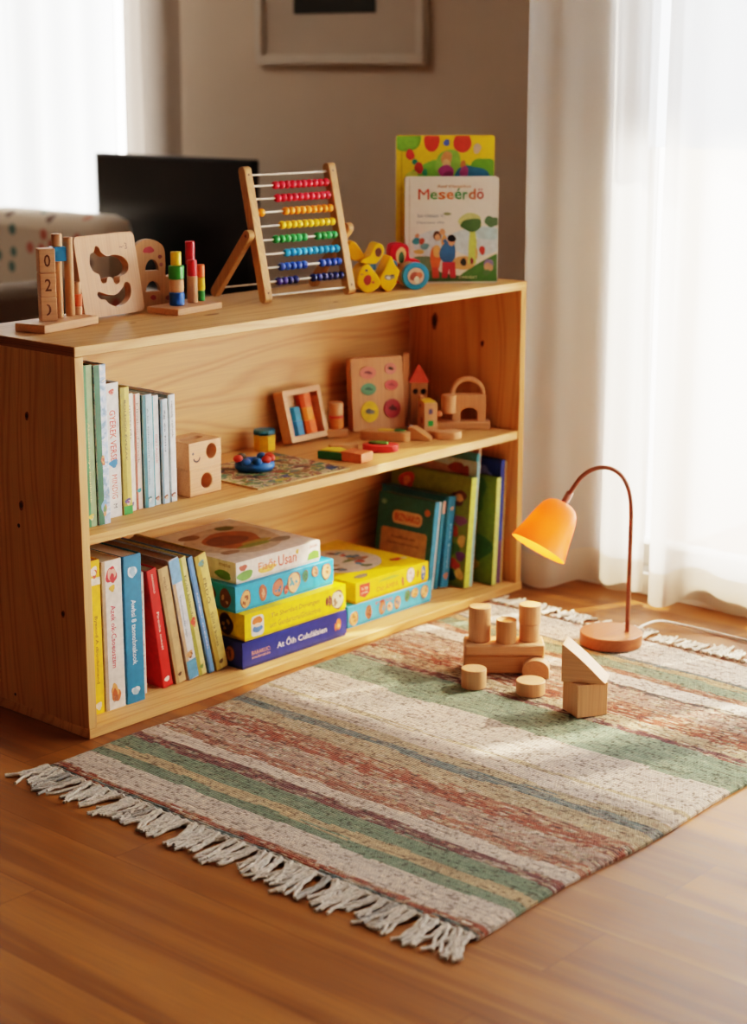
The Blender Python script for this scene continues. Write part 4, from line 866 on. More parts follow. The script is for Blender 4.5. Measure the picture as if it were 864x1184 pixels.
# yellow tin with blue lid
yc = thing('yellow_pot', 'small yellow pot with teal lid behind the picture board', 'pot', (.722, .278, M1), R(-48))
octo = [(.0235*math.cos(R(22.5+45*i)), .0235*math.sin(R(22.5+45*i))) for i in range(8)]
MB().prism(octo, 0, .034, P('#f0b81e', .4)).build('body', yc, .003); MB().prism([(a*1.03, b*1.03) for a, b in octo], .0345, .045, P('#2a6f8a', .4)).build('lid', yc, .002)

# tray with colour blocks
ty = thing('wooden_tray', 'leaning wooden frame tray against the back of the middle shelf', 'tray', (.783, .256, M1+.0076), 0)
ty.rotation_euler = (R(-15), 0, R(1))
mb = MB().holed([rrect(0, 0, .118, .112, .004, 3), [(.012, .012), (.106, .012), (.106, .100), (.012, .100)]], .028, BEECH['X']); mb.build('frame', ty, .001)
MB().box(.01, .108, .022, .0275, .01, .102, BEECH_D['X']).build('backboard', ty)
def leaning(name, label, u, z, w, h, col, tilt=0):
    hexp = [(0, 0), (w, 0), (w, h), (0, h)]
    o = MB().prism([(0, .0), (w*.3, -.006), (w, -.003), (w, .012), (0, .012)], 0, h, P(col, .4)).build(name, None, .0012)
    Mw = Matrix.Translation((.783, .256, M1+.0076)) @ Matrix.Rotation(R(1), 4, 'Z') @ Matrix.Rotation(R(-15), 4, 'X') @ Matrix.Translation((u, .0095, z)) @ Matrix.Rotation(R(tilt), 4, 'Y')
    o.matrix_world = Mw
    return tag(o, label, 'block', 'colour blocks inside the leaning tray')
leaning('colour_block', 'lower teal blue block inside the leaning tray', .020, .0125, .031, .032, '#2576a4')
leaning('colour_block', 'upper teal blue block inside the leaning tray', .021, .0448, .029, .03, '#2a86a8')
leaning('colour_block', 'lowest orange block inside the leaning tray', .059, .0125, .032, .028, '#ee6a26')
leaning('colour_block', 'middle amber orange block inside the leaning tray', .058, .0408, .032, .028, '#f28a2c')
leaning('colour_block', 'top red orange block inside the leaning tray', .057, .0691, .032, .029, '#e8622a')

# peg doll on base
b_ = MB().box(-.024, .024, -.0145, .0145, 0, .0185, BEECH_D['X']).build('wooden_block', None, .003, loc=(.922, .258, M1), rotz=R(-35)); tag(b_, 'small oblong wooden block under the orange banded peg', 'block')
pd = thing('wooden_peg', 'wooden peg with orange body and red band standing on the oblong block', 'peg', (.926, .262, M1+.0187), 0)
MB().cyl(0, 0, 0, .0155, .023, P('#d9823c', .45, .15, 80), 26).build('body', pd); MB().cyl(0, 0, .0232, .0160, .0055, P('#d2463a', .4), 26).build('band', pd); MB().cyl(0, 0, .0288, .0158, .0285, BEECH['Z'], 26).build('cap', pd)

# fruit board
fb = thing('fruit_board', 'thick wooden board with six coloured picture ovals on the middle shelf', 'puzzle board', (.974, .255, M1+.0033), R(-26))
fb.rotation_euler = (R(-6), 0, R(-26))
mb = MB().prism(rrect(0, 0, .124, .162, .006, 4), 0, .028, BEECH['Z'], 'y')
mb.build('board', fb, .0012)
for cx, cz, a, b, col, c2, nm in [(.040, .128, .019, .0135, '#d98578', '#6a2a2a', 'oval'), (.094, .134, .0135, .0125, '#d9897e', '#3a4a34', 'oval'), (.040, .092, .018, .0135, '#5f9a78', '#2f5a48', 'oval'), (.095, .098, .0155, .0115, '#c0524f', '#8a3038', 'oval'), (.041, .042, .0205, .0235, '#e3bd22', '#7a7a78', 'oval'), (.095, .046, .0195, .0215, '#a83036', '#5a1a1c', 'oval')]:
    q = MB(); q.prism(ell(cx, cz, a, b, 30), -.0022, .001, P(col, .45, .15, 80), 'y'); Fq = FRONT((0, -.0022, 0))
    q.poly(Fq, blob(cx, cz+.001, a*.3, b*.28, .3, seed=int(cx*1000)), P(c2, .5)); q.poly(Fq, blob(cx-a*.3, cz+.001, a*.18, b*.2, .3, seed=int(cz*999)), P(c2, .5)); q.poly(Fq, blob(cx+a*.35, cz-.001, a*.17, b*.2, .3, seed=int(cz*777)), P(c2, .5))
    q.build('picture_knob', fb)
tag(MB().prism(rrect(0, 0, .012, .166, .003, 3), 0, .012, BEECH['Z'], 'y').build('upright_plank', None, loc=(1.104, .222, M1), rotz=R(-48)), 'thin upright wooden plank standing behind the fruit board', 'plank')

# toy tower
tw = thing('toy_tower', 'square toy tower with a pointed red roof in the shelf corner', 'toy tower', (1.144, .211, M1), R(-48))
mb = MB().box(-.019, .019, -.019, .019, 0, .10, BEECH_D['Z']); Fw = FRONT((0, -.019, 0)); Fl = LEFT((-.019, 0, 0))
for u, v in ((-.008, .080), (.010, .080), (.010, .050)): mb.poly(Fw, blob(u, v, .006, .0062, .08, seed=2), P('#2a1a14', .6))
mb.build('tower_body', tw, .0012)
rv = [(-.023, -.023, .1), (.023, -.023, .1), (.023, .023, .1), (-.023, .023, .1), (0, 0, .140)]
MB().add(rv, [(3, 2, 1, 0), (0, 1, 4), (1, 2, 4), (2, 3, 4), (3, 0, 4)], P('#cc553f', .5, .15, 60)).build('roof', tw, .001, smooth=False)

# toy house
hs = thing('toy_house', 'small wooden toy house with yellow top and green door', 'toy house', (1.080, .145, M1), R(-33))
mb = MB().box(-.004, .036, -.012, .052, 0, .008, BEECH['X']); mb.build('plinth', hs, .0015)
mb = MB().box(.004, .034, 0, .05, .0082, .066, BEECH['Z']); Fh = FRONT((.004, 0, .008)); Fs = LEFT((.004, .05, .008))
mb.poly(Fh, rrect(.008, .006, .021, .019, .002), P('#2f9a48', .5)); mb.poly(Fh, rrect(.010, .033, .019, .045, .001), P('#5a5478', .5)); mb.poly(Fs, rrect(.026, .010, .037, .024, .003), P('#b03a30', .5)); mb.poly(Fs, [(.012, .05), (.025, .062), (.038, .05)][::-1] if False else [(.008, .045), (.03, .045), (.019, .054)], P('#8a5a2a', .5))
mb.build('house_body', hs, .001)
MB().box(.003, .03, .004, .048, .0662, .0695, P('#d9b52c', .5)).build('roof_plate', hs, .001); MB().box(.003, .012, .03, .048, .0696, .077, BEECH['X']).build('chimney', hs, .001)
MB().sphere((.040, .006, .040), .0068, P('#d9946a', .5)).build('knob', hs)

# arch toy
ay = thing('arch_toy', 'wooden arch toy with a loop handle on a plank near the right panel', 'wooden toy', (1.124, .152, M1), R(-48.5))
MB().box(0, .127, 0, .034, 0, .0185, BEECH['X']).build('base', ay, .003)
a0 = .043; aw = .074
pts = [(a0, .0187), (a0+.018, .0187), (a0+.018, .036)]+[(a0+.037-.019*math.cos(t), .036+.013*math.sin(t)) for t in [math.pi*i/14 for i in range(1, 14)]]+[(a0+.056, .036), (a0+.056, .0187), (a0+aw, .0187), (a0+aw, .078), (a0, .078)]
MB().prism(pts, .004, .030, BEECH['Z'], 'y').build('arch', ay, .001)
MB().tube([(a0+.034-.034*math.cos(t), .017, .078+.034*math.sin(t)) for t in [math.pi*i/20 for i in range(21)]], .0055, BEECH['Z'], 12).build('handle', ay)
MB().cyl(a0-.008, -.006, .040, .0165, .040, BEECH['Z'], 26).build('roller', ay)

# loose pieces in front
tag(MB().prism(smooth_loop([(0, .0), (.030, -.010), (.050, .0), (.053, .018), (.042, .032), (.02, .032), (.004, .024), (-.008, .034), (-.014, .028), (-.006, .016)], 5), 0, .0155, BEECH['X']).build('snail_block', None, .001, loc=(1.050, .072, M1), rotz=R(-32)), 'rounded wooden snail shaped block at the shelf edge near the arch toy', 'block')
GRN = P('#2f7a45', .45, .15, 60)
o = thing('curved_block', 'green sided block with a yellow top on the middle shelf', 'block', (.736, .138, M1), R(-76))
MB().prism([(0, 0), (.056, 0), (.06, .03), (.03, .048), (.004, .03)], 0, .016, GRN).build('body', o, .001)
MB().prism([(.004, .004), (.054, .003), (.056, .028), (.03, .044), (.006, .028)], .0161, .0185, P('#d8bf3a', .45, .2, 60)).build('top_plate', o, .0006)
tag(MB().prism([(0, 0), (.052, 0), (.052, .042), (0, .042)], 0, .0195, P('#d87a4c', .5, .1, 60)).build('salmon_block', None, .001, loc=(.7505, .087, M1), rotz=R(-82)), 'salmon orange oblong block at the front of the middle shelf', 'block')
o = thing('boat_block', 'red boat shaped block with a green leaf on the middle shelf', 'block', (.852, .118, M1), R(-58))
MB().prism(smooth_loop([(0, .004), (.02, -.012), (.045, -.014), (.068, -.004), (.075, .014), (.06, .03), (.03, .03), (.006, .02)], 5), 0, .014, P('#c62f2c', .45, .12, 60)).build('hull', o, .001)
MB().prism(smooth_loop([(.012, .008), (.03, .0), (.052, .006), (.05, .02), (.03, .026), (.016, .02)], 5), .0141, .0185, P('#5f8a34', .5, .2, 60)).build('leaf', o, .001)
tag(MB().prism([(0, 0), (.06, 0), (.06, .02), (.0, .02)], 0, .013, BEECH_D['X']).build('wooden_block', None, .001, loc=(.802, .163, M1), rotz=R(-35)), 'flat tan wooden strip between the green and the red blocks', 'block')
ao = thing('bridge_block', 'wooden bridge block with green and yellow inlays in front of the fruit board', 'block', (.932, .196, M1), R(-52))
mb = MB().prism(smooth_loop([(0, .004), (.03, -.006), (.07, -.012), (.1, -.014), (.108, .006), (.09, .026), (.05, .034), (.012, .024)], 5), 0, .020, BEECH_D['X']); mb.build('body', ao, .002)
Fz = TOP((0, 0, .020)); mb = MB(); mb.prism(blob(.058, .012, .018, .010, .2, seed=3), .0202, .022, P('#d8b93a', .5)); mb.build('yellow_inlay', ao)
mb = MB(); mb.prism(blob(.085, .006, .012, .008, .1, seed=4), .0202, .0225, P('#2f8a45', .5)); mb.build('green_inlay', ao)
tag(MB().prism([(0, 0), (.05, 0), (.05, .006), (.012, .028), (0, .028)], 0, .028, BEECH_D['X'], 'y').build('wedge_block', None, .001, loc=(1.000, .120, M1), rotz=R(-62)), 'small wooden wedge beside the blue triangle on the middle shelf', 'block')
tag(MB().prism([(0, 0), (.02, 0), (.01, .018)], 0, .022, P('#2f6fa0', .5)).build('triangle_block', None, .001, loc=(1.035, .150, M1), rotz=R(-40)), 'small blue triangle block by the toy house', 'block')

# ------------------------------------------------------------------ rug
def rug_mat():
    m, nt, b = _new('woven_rug'); L = nt.links.new
    tc = N(nt, 'ShaderNodeTexCoord'); sp = N(nt, 'ShaderNodeSeparateXYZ'); L(tc.outputs['Object'], sp.inputs[0])
    def math_(op, a, b_=None):
        n = N(nt, 'ShaderNodeMath', operation=op)
        for i, q in enumerate((a, b_)):
            if q is None: continue
            if isinstance(q, (int, float)): n.inputs[i].default_value = q
            else: L(q, n.inputs[i])
        return n.outputs[0]
    def noise(vec, scale, detail=2, sc3=(1, 1, 1)):
        mp = N(nt, 'ShaderNodeMapping'); mp.inputs['Scale'].default_value = sc3; L(vec, mp.inputs['Vector'])
        n = N(nt, 'ShaderNodeTexNoise'); n.inputs['Scale'].default_value = scale; n.inputs['Detail'].default_value = detail; L(mp.outputs[0], n.inputs['Vector']); return n
    obj = tc.outputs['Object']
    # slow waviness of the weft
    wav = noise(obj, 5, 2, (1.4, 1, 1)); wv2 = noise(obj, 60, 2); xw = math_('ADD', math_('ADD', sp.outputs['X'], math_('MULTIPLY', math_('SUBTRACT', wav.outputs['Fac'], .5), .012)), math_('MULTIPLY', math_('SUBTRACT', wv2.outputs['Fac'], .5), .0045))
    RW = .0050
    row = math_('FLOOR', math_('DIVIDE', xw, RW)); frac = math_('SUBTRACT', math_('DIVIDE', xw, RW), row)
    # per-row jitter of the lookup, varying slowly along the row
    cb = N(nt, 'ShaderNodeCombineXYZ'); L(math_('MULTIPLY', row, 7.31), cb.inputs[0]); L(math_('MULTIPLY', sp.outputs['Y'], 6), cb.inputs[1])
    jn = N(nt, 'ShaderNodeTexNoise'); jn.inputs['Scale'].default_value = 1; jn.inputs['Detail'].default_value = 2; L(cb.outputs[0], jn.inputs['Vector'])
    xl = math_('ADD', math_('MULTIPLY', row, RW), math_('MULTIPLY', math_('SUBTRACT', jn.outputs['Fac'], .5), .034))
    fac = math_('DIVIDE', math_('ADD', xl, .14), 1.26)
    cols = dict(beige='#cabbae', green='#6f7f6c', green2='#7f8e7a', tan='#b29a7a', maroon='#6e4544', rust='#8f4e3a', pink='#a88d80', olive='#b19e82', teal='#6b7776', cream='#d3c8be', dark='#5f5552', mixr='#986552')
    S = [(-.14, 'teal'), (-.131, 'rust'), (-.118, 'beige'), (-.055, 'green'), (-.022, 'tan'), (0, 'green'), (.045, 'maroon'), (.073, 'beige'), (.11, 'mixr'), (.14, 'pink'), (.19, 'rust'), (.22, 'mixr'), (.245, 'olive'), (.295, 'teal'), (.322, 'olive'), (.345, 'beige'), (.392, 'olive'), (.402, 'beige'), (.525, 'green2'), (.64, 'maroon'), (.66, 'olive'), (.698, 'rust'), (.735, 'mixr'), (.77, 'pink'), (.833, 'dark'), (.848, 'cream'), (.893, 'mixr'), (.918, 'green2'), (.962, 'tan'), (.978, 'teal'), (.992, 'cream'), (1.10, 'mixr')]
    rp = ramp(nt, [((x+.14)/1.26, lin(cols[c])) for x, c in S], 'CONSTANT'); L(fac, rp.inputs['Fac'])
    # stray yarn of other colours woven in
    cb4 = N(nt, 'ShaderNodeCombineXYZ'); L(math_('MULTIPLY', row, 9.13), cb4.inputs[0]); L(math_('MULTIPLY', sp.outputs['Y'], 30), cb4.inputs[1])
    pn = N(nt, 'ShaderNodeTexNoise'); pn.inputs['Scale'].default_value = 1; pn.inputs['Detail'].default_value = 2; L(cb4.outputs[0], pn.inputs['Vector'])
    rp4 = ramp(nt, [(.28, lin('#4a3d3c')), (.38, lin('#8a5040')), (.46, lin('#b8a488')), (.54, lin('#cdbfae')), (.62, lin('#8a8f7c')), (.70, lin('#b59a70'))], 'CONSTANT'); L(pn.outputs['Fac'], rp4.inputs['Fac'])
    cb5 = N(nt, 'ShaderNodeCombineXYZ'); L(math_('MULTIPLY', row, 4.41), cb5.inputs[0]); L(math_('MULTIPLY', sp.outputs['Y'], 22), cb5.inputs[1])
    qn = N(nt, 'ShaderNodeTexNoise'); qn.inputs['Scale'].default_value = 1; qn.inputs['Detail'].default_value = 2; L(cb5.outputs[0], qn.inputs['Vector'])
    rq0 = ramp(nt, [(.44, (0,)*3+(1,)), (.58, (1,)*3+(1,))]); L(qn.outputs['Fac'], rq0.inputs['Fac'])
    rmx = ramp(nt, [((x+.14)/1.26, (v, v, v, 1)) for x, v in [(-.14, .6), (-.118, .12), (.045, .6), (.073, .15), (.11, .75), (.245, .45), (.295, .3), (.345, .14), (.52, .15), (.64, .7), (.70, .75), (.833, .6), (.85, .15), (.893, .6), (.918, .18), (1.1, .6)]], 'CONSTANT'); L(fac, rmx.inputs['Fac'])
    rq = N(nt, 'ShaderNodeMix', data_type='RGBA', blend_type='MULTIPLY'); rq.inputs[0].default_value = 1; L(rq0.outputs[0], rq.inputs[6]); L(rmx.outputs[0], rq.inputs[7])
    m0 = N(nt, 'ShaderNodeMix', data_type='RGBA'); L(rq.outputs[2], m0.inputs[0]); L(rp.outputs[0], m0.inputs[6]); L(rp4.outputs[0], m0.inputs[7])
    # speckle yarn
    cb2 = N(nt, 'ShaderNodeCombineXYZ'); L(math_('MULTIPLY', row, 3.17), cb2.inputs[0]); L(math_('MULTIPLY', sp.outputs['Y'], 95), cb2.inputs[1])
    sn = N(nt, 'ShaderNodeTexNoise'); sn.inputs['Scale'].default_value = 1; sn.inputs['Detail'].default_value = 1; L(cb2.outputs[0], sn.inputs['Vector'])
    r1 = ramp(nt, [(.33, (.42, .38, .36, 1)), (.44, (.95, .94, .93, 1)), (.6, (1.04, 1.03, 1, 1)), (.75, (1.35, 1.3, 1.22, 1))]); L(sn.outputs['Fac'], r1.inputs['Fac'])
    m1 = N(nt, 'ShaderNodeMix', data_type='RGBA', blend_type='MULTIPLY'); m1.inputs[0].default_value = 1; L(m0.outputs[2], m1.inputs[6]); L(r1.outputs[0], m1.inputs[7])
    # whole-yarn tone, some yarns clearly lighter or darker over a run
    cb3 = N(nt, 'ShaderNodeCombineXYZ'); L(math_('MULTIPLY', row, 5.7), cb3.inputs[0]); L(math_('MULTIPLY', sp.outputs['Y'], 9), cb3.inputs[1])
    tn = N(nt, 'ShaderNodeTexNoise'); tn.inputs['Scale'].default_value = 1; tn.inputs['Detail'].default_value = 2; L(cb3.outputs[0], tn.inputs['Vector'])
    r2 = ramp(nt, [(.28, (.66, .62, .6, 1)), (.45, (1, 1, 1, 1)), (.68, (1.2, 1.18, 1.13, 1))]); L(tn.outputs['Fac'], r2.inputs['Fac'])
    m2 = N(nt, 'ShaderNodeMix', data_type='RGBA', blend_type='MULTIPLY'); m2.inputs[0].default_value = 1; L(m1.outputs[2], m2.inputs[6]); L(r2.outputs[0], m2.inputs[7])
    # groove between rows
    pr = math_('SINE', math_('MULTIPLY', frac, math.pi))
    r3 = ramp(nt, [(0, (.55, .52, .5, 1)), (.45, (1, 1, 1, 1))]); L(pr, r3.inputs['Fac'])
    m3 = N(nt, 'ShaderNodeMix', data_type='RGBA', blend_type='MULTIPLY'); m3.inputs[0].default_value = .85; L(m2.outputs[2], m3.inputs[6]); L(r3.outputs[0], m3.inputs[7])
    L(m3.outputs[2], b.inputs['Base Color']); b.inputs['Roughness'].default_value = .95; b.inputs['Specular IOR Level'].default_value = .15
    b.inputs['Sheen Weight'].default_value = .1
    bead = math_('ABSOLUTE', math_('SINE', math_('ADD', math_('MULTIPLY', sp.outputs['Y'], 520), math_('MULTIPLY', row, 1.57))))
    fz = noise(obj, 700, 2); hgt = math_('ADD', math_('ADD', math_('MULTIPLY', pr, .5), math_('MULTIPLY', fz.outputs['Fac'], .5)), math_('ADD', math_('MULTIPLY', bead, .35), math_('MULTIPLY', sn.outputs['Fac'], .6)))
    bp = N(nt, 'ShaderNodeBump'); bp.inputs['Strength'].default_value = .9; bp.inputs['Distance'].default_value = .0030; L(hgt, bp.inputs['Height']); L(bp.outputs[0], b.inputs['Normal'])
    return m
rug = thing('rug', 'striped woven rug in beige, green and rust with fringed ends on the floor', 'rug')
RX0, RX1, RY0 = -.138, 1.118, -.980
def rug_back(x): return -.047+.030*min(1, max(0, (x-.2)/.5))+.004*math.sin(x*17)
nx, ny = 150, 90; vs = []; fs = []
def rz(x, y): return RUGZ-.0012+.0009*math.sin(x*23+y*3)*math.sin(y*19+1)
for i in range(nx+1):
    for j in range(ny+1):
        s = i/nx; t = j/ny; x = RX0+(RX1-RX0)*s; yb = rug_back(x); yf = RY0+.004*math.sin(x*14+.6); y = yf+(yb-yf)*t
        x2 = x+.004*math.sin(y*9)*(1-abs(2*s-1))+(.006*math.sin(y*8+1) if i == nx else 0)
        e = min(min(s, 1-s)*(RX1-RX0), min(t, 1-t)*.94); z = rz(x, y)*min(1, .55+e/.01*.45)
        vs.append((x2, y, z))
for i in range(nx):
    for j in range(ny):
        a = i*(ny+1)+j; fs.append((a, a+ny+1, a+ny+2, a+1))
nv = len(vs); bd = [i*(ny+1) for i in range(nx+1)]+[nx*(ny+1)+j for j in range(1, ny+1)]+[i*(ny+1)+ny for i in range(nx-1, -1, -1)]+[j for j in range(ny-1, 0, -1)]
low = {}
for k_ in bd: low[k_] = len(vs); vs.append((vs[k_][0], vs[k_][1], .0005))
for a, b in zip(bd, bd[1:]+bd[:1]): fs.append((a, low[a], low[b], b))
MB().add(vs, fs, rug_mat()).build('weave', rug)
def yarn_mat(name, h):
    m, nt, b = _new(name); L = nt.links.new
    tc = N(nt, 'ShaderNodeTexCoord'); no = N(nt, 'ShaderNodeTexNoise'); no.inputs['Scale'].default_value = 260; L(tc.outputs['Object'], no.inputs['Vector'])
    rp = ramp(nt, [(.3, mul(lin(h), .72)), (.65, mul(lin(h), 1.1))]); L(no.outputs['Fac'], rp.inputs['Fac']); L(rp.outputs[0], b.inputs['Base Color']); b.inputs['Roughness'].default_value = .95
    bp = N(nt, 'ShaderNodeBump'); bp.inputs['Strength'].default_value = .6; bp.inputs['Distance'].default_value = .0015; L(no.outputs['Fac'], bp.inputs['Height']); L(bp.outputs[0], b.inputs['Normal']); return m
YARN = yarn_mat('fringe_yarn', '#d8ccbd'); YARN2 = yarn_mat('fringe_yarn_grey', '#b0a89e')
rr = random.Random(21)
def tassel(x, y, dx):
    mb = MB(); base_a = rr.gauss(0, .24)+(.25 if y > -.35 else 0)*(1 if dx < 0 else -.4); ln = rr.uniform(.058, .082)
    m = YARN if rr.random() < .88 else YARN2
    mb.sphere((x+dx*.002, y, .0064), .0056, m, (1.2, 1, .9), 8, 6)
    for s_ in range(4):
        a = base_a+rr.uniform(-.13, .13); l2 = ln*rr.uniform(.85, 1.05); cur = rr.uniform(-.35, .35); off = (s_-1.5)*.0026; pts = []; rs = []
        for q in range(13):
            t = q/12; ang = a+cur*t
            px = x+dx*(l2*t*math.cos(ang)); py = y+off+l2*t*math.sin(ang)+.0012*math.sin(t*14+s_*2.1)
            pz = .0034+.0045*(1-t)**2+.0016*abs(math.sin(t*9+s_))*(s_ == 1)
            pts.append((px, py, pz)); rs.append(.0033*(1-.2*t)*(1+.16*math.sin(t*30+s_)))
        mb.tube(pts, .0026, m, 6, rs=rs)
    mb.build('tassel', rug)
nt_ = 49
for k_ in range(nt_):
    t = (k_+.5)/nt_
    yy = RY0+(rug_back(RX0)-RY0)*t; tassel(RX0-.001, yy+rr.uniform(-.004, .004), -1)
for k_ in range(nt_):
    t = (k_+.5)/nt_
    yy = RY0+(rug_back(RX1)-RY0)*t; tassel(RX1+.001+.006*math.sin(yy*8+1), yy+rr.uniform(-.004, .004), 1)
mb = MB().tube([(RX0-.001, RY0+.94*i/60*.99, .0062+.0008*math.sin(i*2.1)) for i in range(61)], .0032, YARN, 6); mb.build('edge_cord', rug)

# ------------------------------------------------------------------ building blocks on the rug
gb = 'wooden building blocks on the rug'; BZ = RUGZ
BO = (.690, -.292); BA = -50
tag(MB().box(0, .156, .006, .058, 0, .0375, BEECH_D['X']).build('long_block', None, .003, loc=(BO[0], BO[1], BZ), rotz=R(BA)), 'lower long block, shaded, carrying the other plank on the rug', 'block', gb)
p = local(.0, -.002, BO, BA); Z2 = BZ+.0377
tag(MB().box(.002, .157, 0, .062, 0, .0228, BEECH['X']).build('long_block', None, .004, loc=(p[0], p[1], Z2), rotz=R(BA+1.5)), 'upper long block with four round blocks standing on it', 'block', gb)
Z3 = Z2+.023
def bcyl(u, b, z, r_, h, label, dish=False, wpos=None):
    q = wpos or local(u, b, BO, BA)
    if dish:
        mb = MB().lathe([(r_-.001, 0), (r_, .001), (r_, h-.001), (r_-.0012, h), (r_*.7, h-.004), (r_*.35, h-.0055), (.0005, h-.006)], BEECH_D['Z'], 32)
    else: mb = MB().cyl(0, 0, 0, r_, h, BEECH['Z'], 32)
    tag(mb.build('round_block', None, loc=(q[0], q[1], z), rotz=rr.uniform(0, 6)), label, 'block', gb)
bcyl(.031, .033, Z3, .0218, .069, 'tallest round block at the left end of the upper long block')
bcyl(.082, .022, Z3, .0198, .046, 'short round block with a hollowed top in the middle of the long block', True)
bcyl(.128, .037, Z3, .0200, .034, 'lower of two stacked round blocks at the right end')
bcyl(.128, .0375, Z3+.0342, .0213, .038, 'upper of two stacked round blocks at the right end')
bcyl(0, 0, BZ, .0240, .037, 'short round block on the rug before the left end of the long blocks', wpos=(.650, -.349))
bcyl(0, 0, BZ, .0275, .026, 'flat round block lying nearest on the rug, left of the cube', wpos=(.692, -.452))
D_ = [(0, 0), (.052, 0), (.052, .016)]+[(.026+.026*math.cos(t), .016+.020*math.sin(t)) for t in [math.pi*i/16 for i in range(1, 16)]]+[(0, .016)]
tag(MB().prism(D_, 0, .03, BEECH['Y'], 'y').build('arched_block', None, .001, loc=(.750, -.388, BZ), rotz=R(-56)), 'round topped block against the right end of the lower long block', 'block', gb)
tag(MB().box(0, .062, 0, .058, 0, .0625, BEECH['Z']).build('cube_block', None, .0015, loc=(.637, -.598, BZ), rotz=R(-27)), 'wooden cube on the rug carrying a wedge, right of the other blocks', 'block', gb)
wd = [(0, 0), (.080, 0), (.081, .003)]+[(.081-.077*t, .003+.066*(t**1.25*.75+t*.25)+.006*math.sin(math.pi*t)) for t in [i/14 for i in range(1, 15)]]+[(0, .070)]
tag(MB().prism(wd, 0, .052, BEECH['X'], 'y').build('ramp_block', None, .001, loc=(.637, -.561, BZ+.063), rotz=R(-64)), 'wooden ramp wedge standing on the cube', 'block', gb)

# ------------------------------------------------------------------ lamp
lampo = thing('table_lamp', 'arched reddish brown lamp with glowing orange bell shade on the rug', 'lamp', (1.043, -.3935, BZ+.0008))
MB().lathe([(.0625, 0), (.0638, .0015), (.0638, .0235), (.0625, .025), (.0, .025)], CHERRY, 56).build('base', lampo)
Lv = Vector((-.665, .747, 0)); nv_ = Vector((.747, .665, 0)); pb = Vector((.0214, -.0247, .025))
COP = P('#8f5238', .35, .08, 40)
pp = [(0, 0), (.0, .1), (.0, .2), (.0005, .25), (.004, .284), (.014, .313), (.032, .334), (.056, .3425), (.081, .338), (.103, .322), (.119, .299), (.131, .278)]
pts = [pb+Lv*a+Vector((0, 0, z)) for a, z in catmull(pp, 6)]
MB().tube(pts, .0046, COP, 12).build('pole', lampo)
end = pts[-1]; axis = (Lv*.50-nv_*.30+Vector((0, 0, -.81))).normalized()
rotm = axis.to_track_quat('Z', 'Y').to_matrix().to_4x4()
MS = Matrix.Translation(end-axis*.004) @ rotm
MB().lathe([(.006, -.012), (.0075, -.010), (.0075, .014), (.010, .018)], COP, 20, MS).build('socket', lampo)
def shade_mat():
    m, nt, b = _new('shade_glass'); L = nt.links.new
    tc = N(nt, 'ShaderNodeTexCoord'); no = N(nt, 'ShaderNodeTexNoise'); no.inputs['Scale'].default_value = 8; L(tc.outputs['Object'], no.inputs['Vector'])
    rp = ramp(nt, [(.3, lin('#dd8a48')), (.7, lin('#e79a56'))]); L(no.outputs['Fac'], rp.inputs['Fac'])
    tl = N(nt, 'ShaderNodeBsdfTranslucent'); L(rp.outputs[0], tl.inputs[0]); b.inputs['Roughness'].default_value = .35; L(rp.outputs[0], b.inputs['Base Color'])
    mx = N(nt, 'ShaderNodeMixShader'); mx.inputs[0].default_value = .5; L(b.outputs[0], mx.inputs[1]); L(tl.outputs[0], mx.inputs[2]); L(mx.outputs[0], nt.nodes['Material Output'].inputs[0]); return m
prof = [(.010, .014), (.020, .0155), (.030, .021), (.0375, .031), (.0425, .045), (.0465, .062), (.0505, .082), (.0555, .103), (.0605, .120)]
inner = [(r_-.0016, z+.0012) for r_, z in prof][::-1]; inner[0] = (prof[-1][0]-.0016, prof[-1][1])
MB().lathe(prof+inner, shade_mat(), 48, MS, caps=False).build('shade', lampo)
bm_ = bpy.data.materials.new('bulb_glow'); bm_.use_nodes = True; q = bm_.node_tree.nodes['Principled BSDF']; q.inputs['Emission Color'].default_value = (1, .62, .25, 1); q.inputs['Emission Strength'].default_value = 6; q.inputs['Base Color'].default_value = (1, .8, .5, 1)
MB().sphere((0, 0, .052), .017, bm_, (1, 1, 1.2), M=MS).build('bulb', lampo)
MB().tube([(.055, -.004, .006)]+[(a-1.043, b+.3935, z-BZ) for a, b, z in catmull([(1.118, -.40, .017), (1.150, -.402, .024), (1.205, -.405, .021), (1.243, -.44, .010), (1.262, -.50, .0035), (1.262, -.58, .0035), (1.29, -.67, .0035), (1.32, -.80, .0035), (1.33, -1.0, .0035)], 6)], .0026, P('#e9e4da', .5), 8).build('cord', lampo)
li = bpy.data.lights.new('lamp_light', 'POINT'); li.energy = 1.8; li.color = (1, .55, .2); li.shadow_soft_size = .022
lo = bpy.data.objects.new('lamp_light', li); C.objects.link(lo); lo.location = Vector((1.043, -.3935, BZ))+end+axis*.085

# ------------------------------------------------------------------ light
wd_ = bpy.data.worlds.new('sky'); sc.world = wd_; wd_.use_nodes = True; nt = wd_.node_tree; bg = nt.nodes['Background']
tc = N(nt, 'ShaderNodeTexCoord'); sp = N(nt, 'ShaderNodeSeparateXYZ'); nt.links.new(tc.outputs['Generated'], sp.inputs[0])
mr = N(nt, 'ShaderNodeMapRange'); mr.inputs[1].default_value = -1; nt.links.new(sp.outputs['Z'], mr.inputs[0])
rp = ramp(nt, [(.0, (.9, .85, .78, 1)), (.46, (1, .95, .88, 1)), (.56, (1, .97, .93, 1)), (.8, (.72, .84, 1, 1)), (1, (.55, .72, 1, 1))]); nt.links.new(mr.outputs[0], rp.inputs['Fac'])
nt.links.new(rp.outputs[0], bg.inputs['Color']); ms_ = N(nt, 'ShaderNodeMapRange'); nt.links.new(sp.outputs['Z'], ms_.inputs[0])
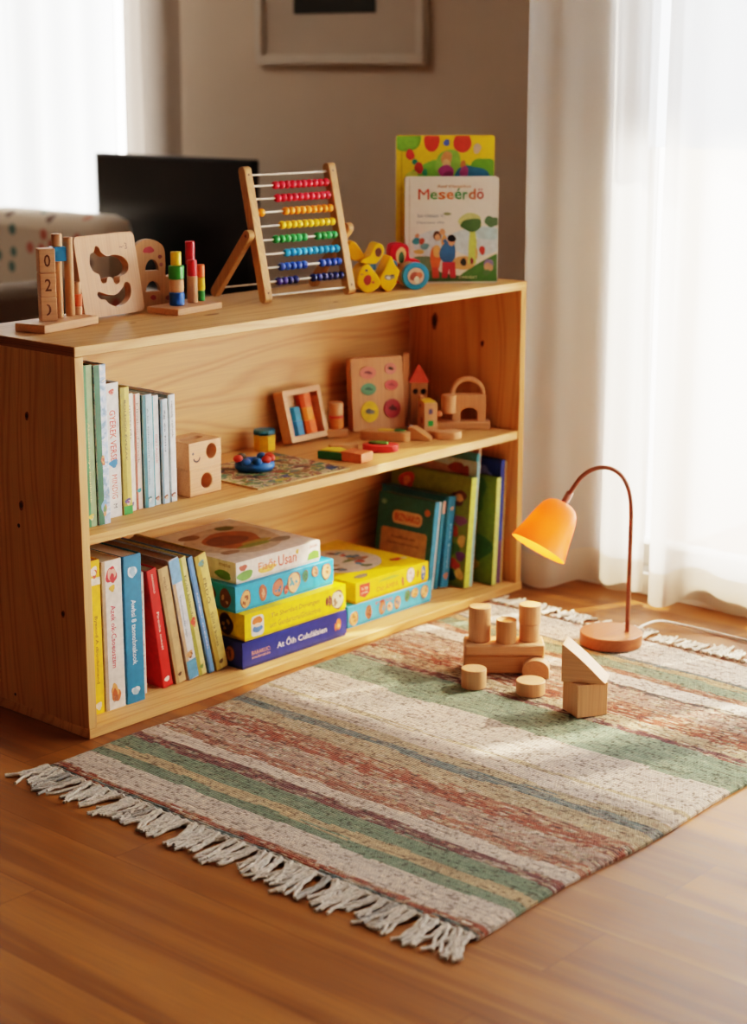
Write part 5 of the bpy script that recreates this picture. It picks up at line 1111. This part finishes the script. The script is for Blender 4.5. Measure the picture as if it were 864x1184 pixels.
for i_, v_ in ((1, -.02), (2, .25), (3, 22), (4, 8.5)): ms_.inputs[i_].default_value = v_
nt.links.new(ms_.outputs[0], bg.inputs['Strength'])
def portal(x, y0, y1, z0, z1):
    a = bpy.data.lights.new('window_portal', 'AREA'); a.shape = 'RECTANGLE'; a.size = z1-z0; a.size_y = y1-y0; a.cycles.is_portal = True
    o = bpy.data.objects.new('window_portal', a); C.objects.link(o); o.location = (x, (y0+y1)/2, (z0+z1)/2); o.rotation_euler = (0, R(90), 0)
cl = bpy.data.lights.new('far_wall_fill', 'AREA'); cl.shape = 'DISK'; cl.size = .5; cl.energy = 5; cl.color = (1, .86, .72)  # added fill light, out of view, brightens the far wall and sofa; no real fixture
clo = bpy.data.objects.new('far_wall_fill', cl); C.objects.link(clo); clo.location = (.9, 2.3, HC-.05)
portal(WX+.13, *W1); portal(FX+.13, *W2)
su = bpy.data.lights.new('sun', 'SUN'); su.energy = 11; su.angle = R(1.0); su.color = (1, .86, .66)
so = bpy.data.objects.new('sun', su); C.objects.link(so)
el_ = R(40); dirv = Vector((-.92*math.cos(el_), .40*math.cos(el_), -math.sin(el_)))
so.rotation_euler = dirv.to_track_quat('-Z', 'Y').to_euler(); so.location = (4, -2, 3)

# ------------------------------------------------------------------ camera
cam = bpy.data.cameras.new('camera'); co = bpy.data.objects.new('camera', cam); C.objects.link(co); sc.camera = co
pi_, ya = .244117, .727678
d = Vector((math.cos(ya)*math.cos(pi_), math.sin(ya)*math.cos(pi_), -math.sin(pi_)))
co.location = (-1.91422, -2.37750, 1.16514); co.rotation_euler = d.to_track_quat('-Z', 'Y').to_euler()
cam.sensor_fit = 'VERTICAL'; cam.sensor_height = 24; cam.lens = 2093.27/1184*24; cam.clip_start = .05
cam.dof.use_dof = True; cam.dof.focus_distance = 3.12; cam.dof.aperture_fstop = 2.1
sc.view_settings.view_transform = 'Filmic'; sc.view_settings.look = 'High Contrast'; sc.view_settings.exposure = .4
sc.cycles.max_bounces = 10; sc.cycles.transparent_max_bounces = 16; sc.cycles.transmission_bounces = 8; sc.cycles.sample_clamp_indirect = 6
sc.cycles.caustics_reflective = False; sc.cycles.caustics_refractive = False
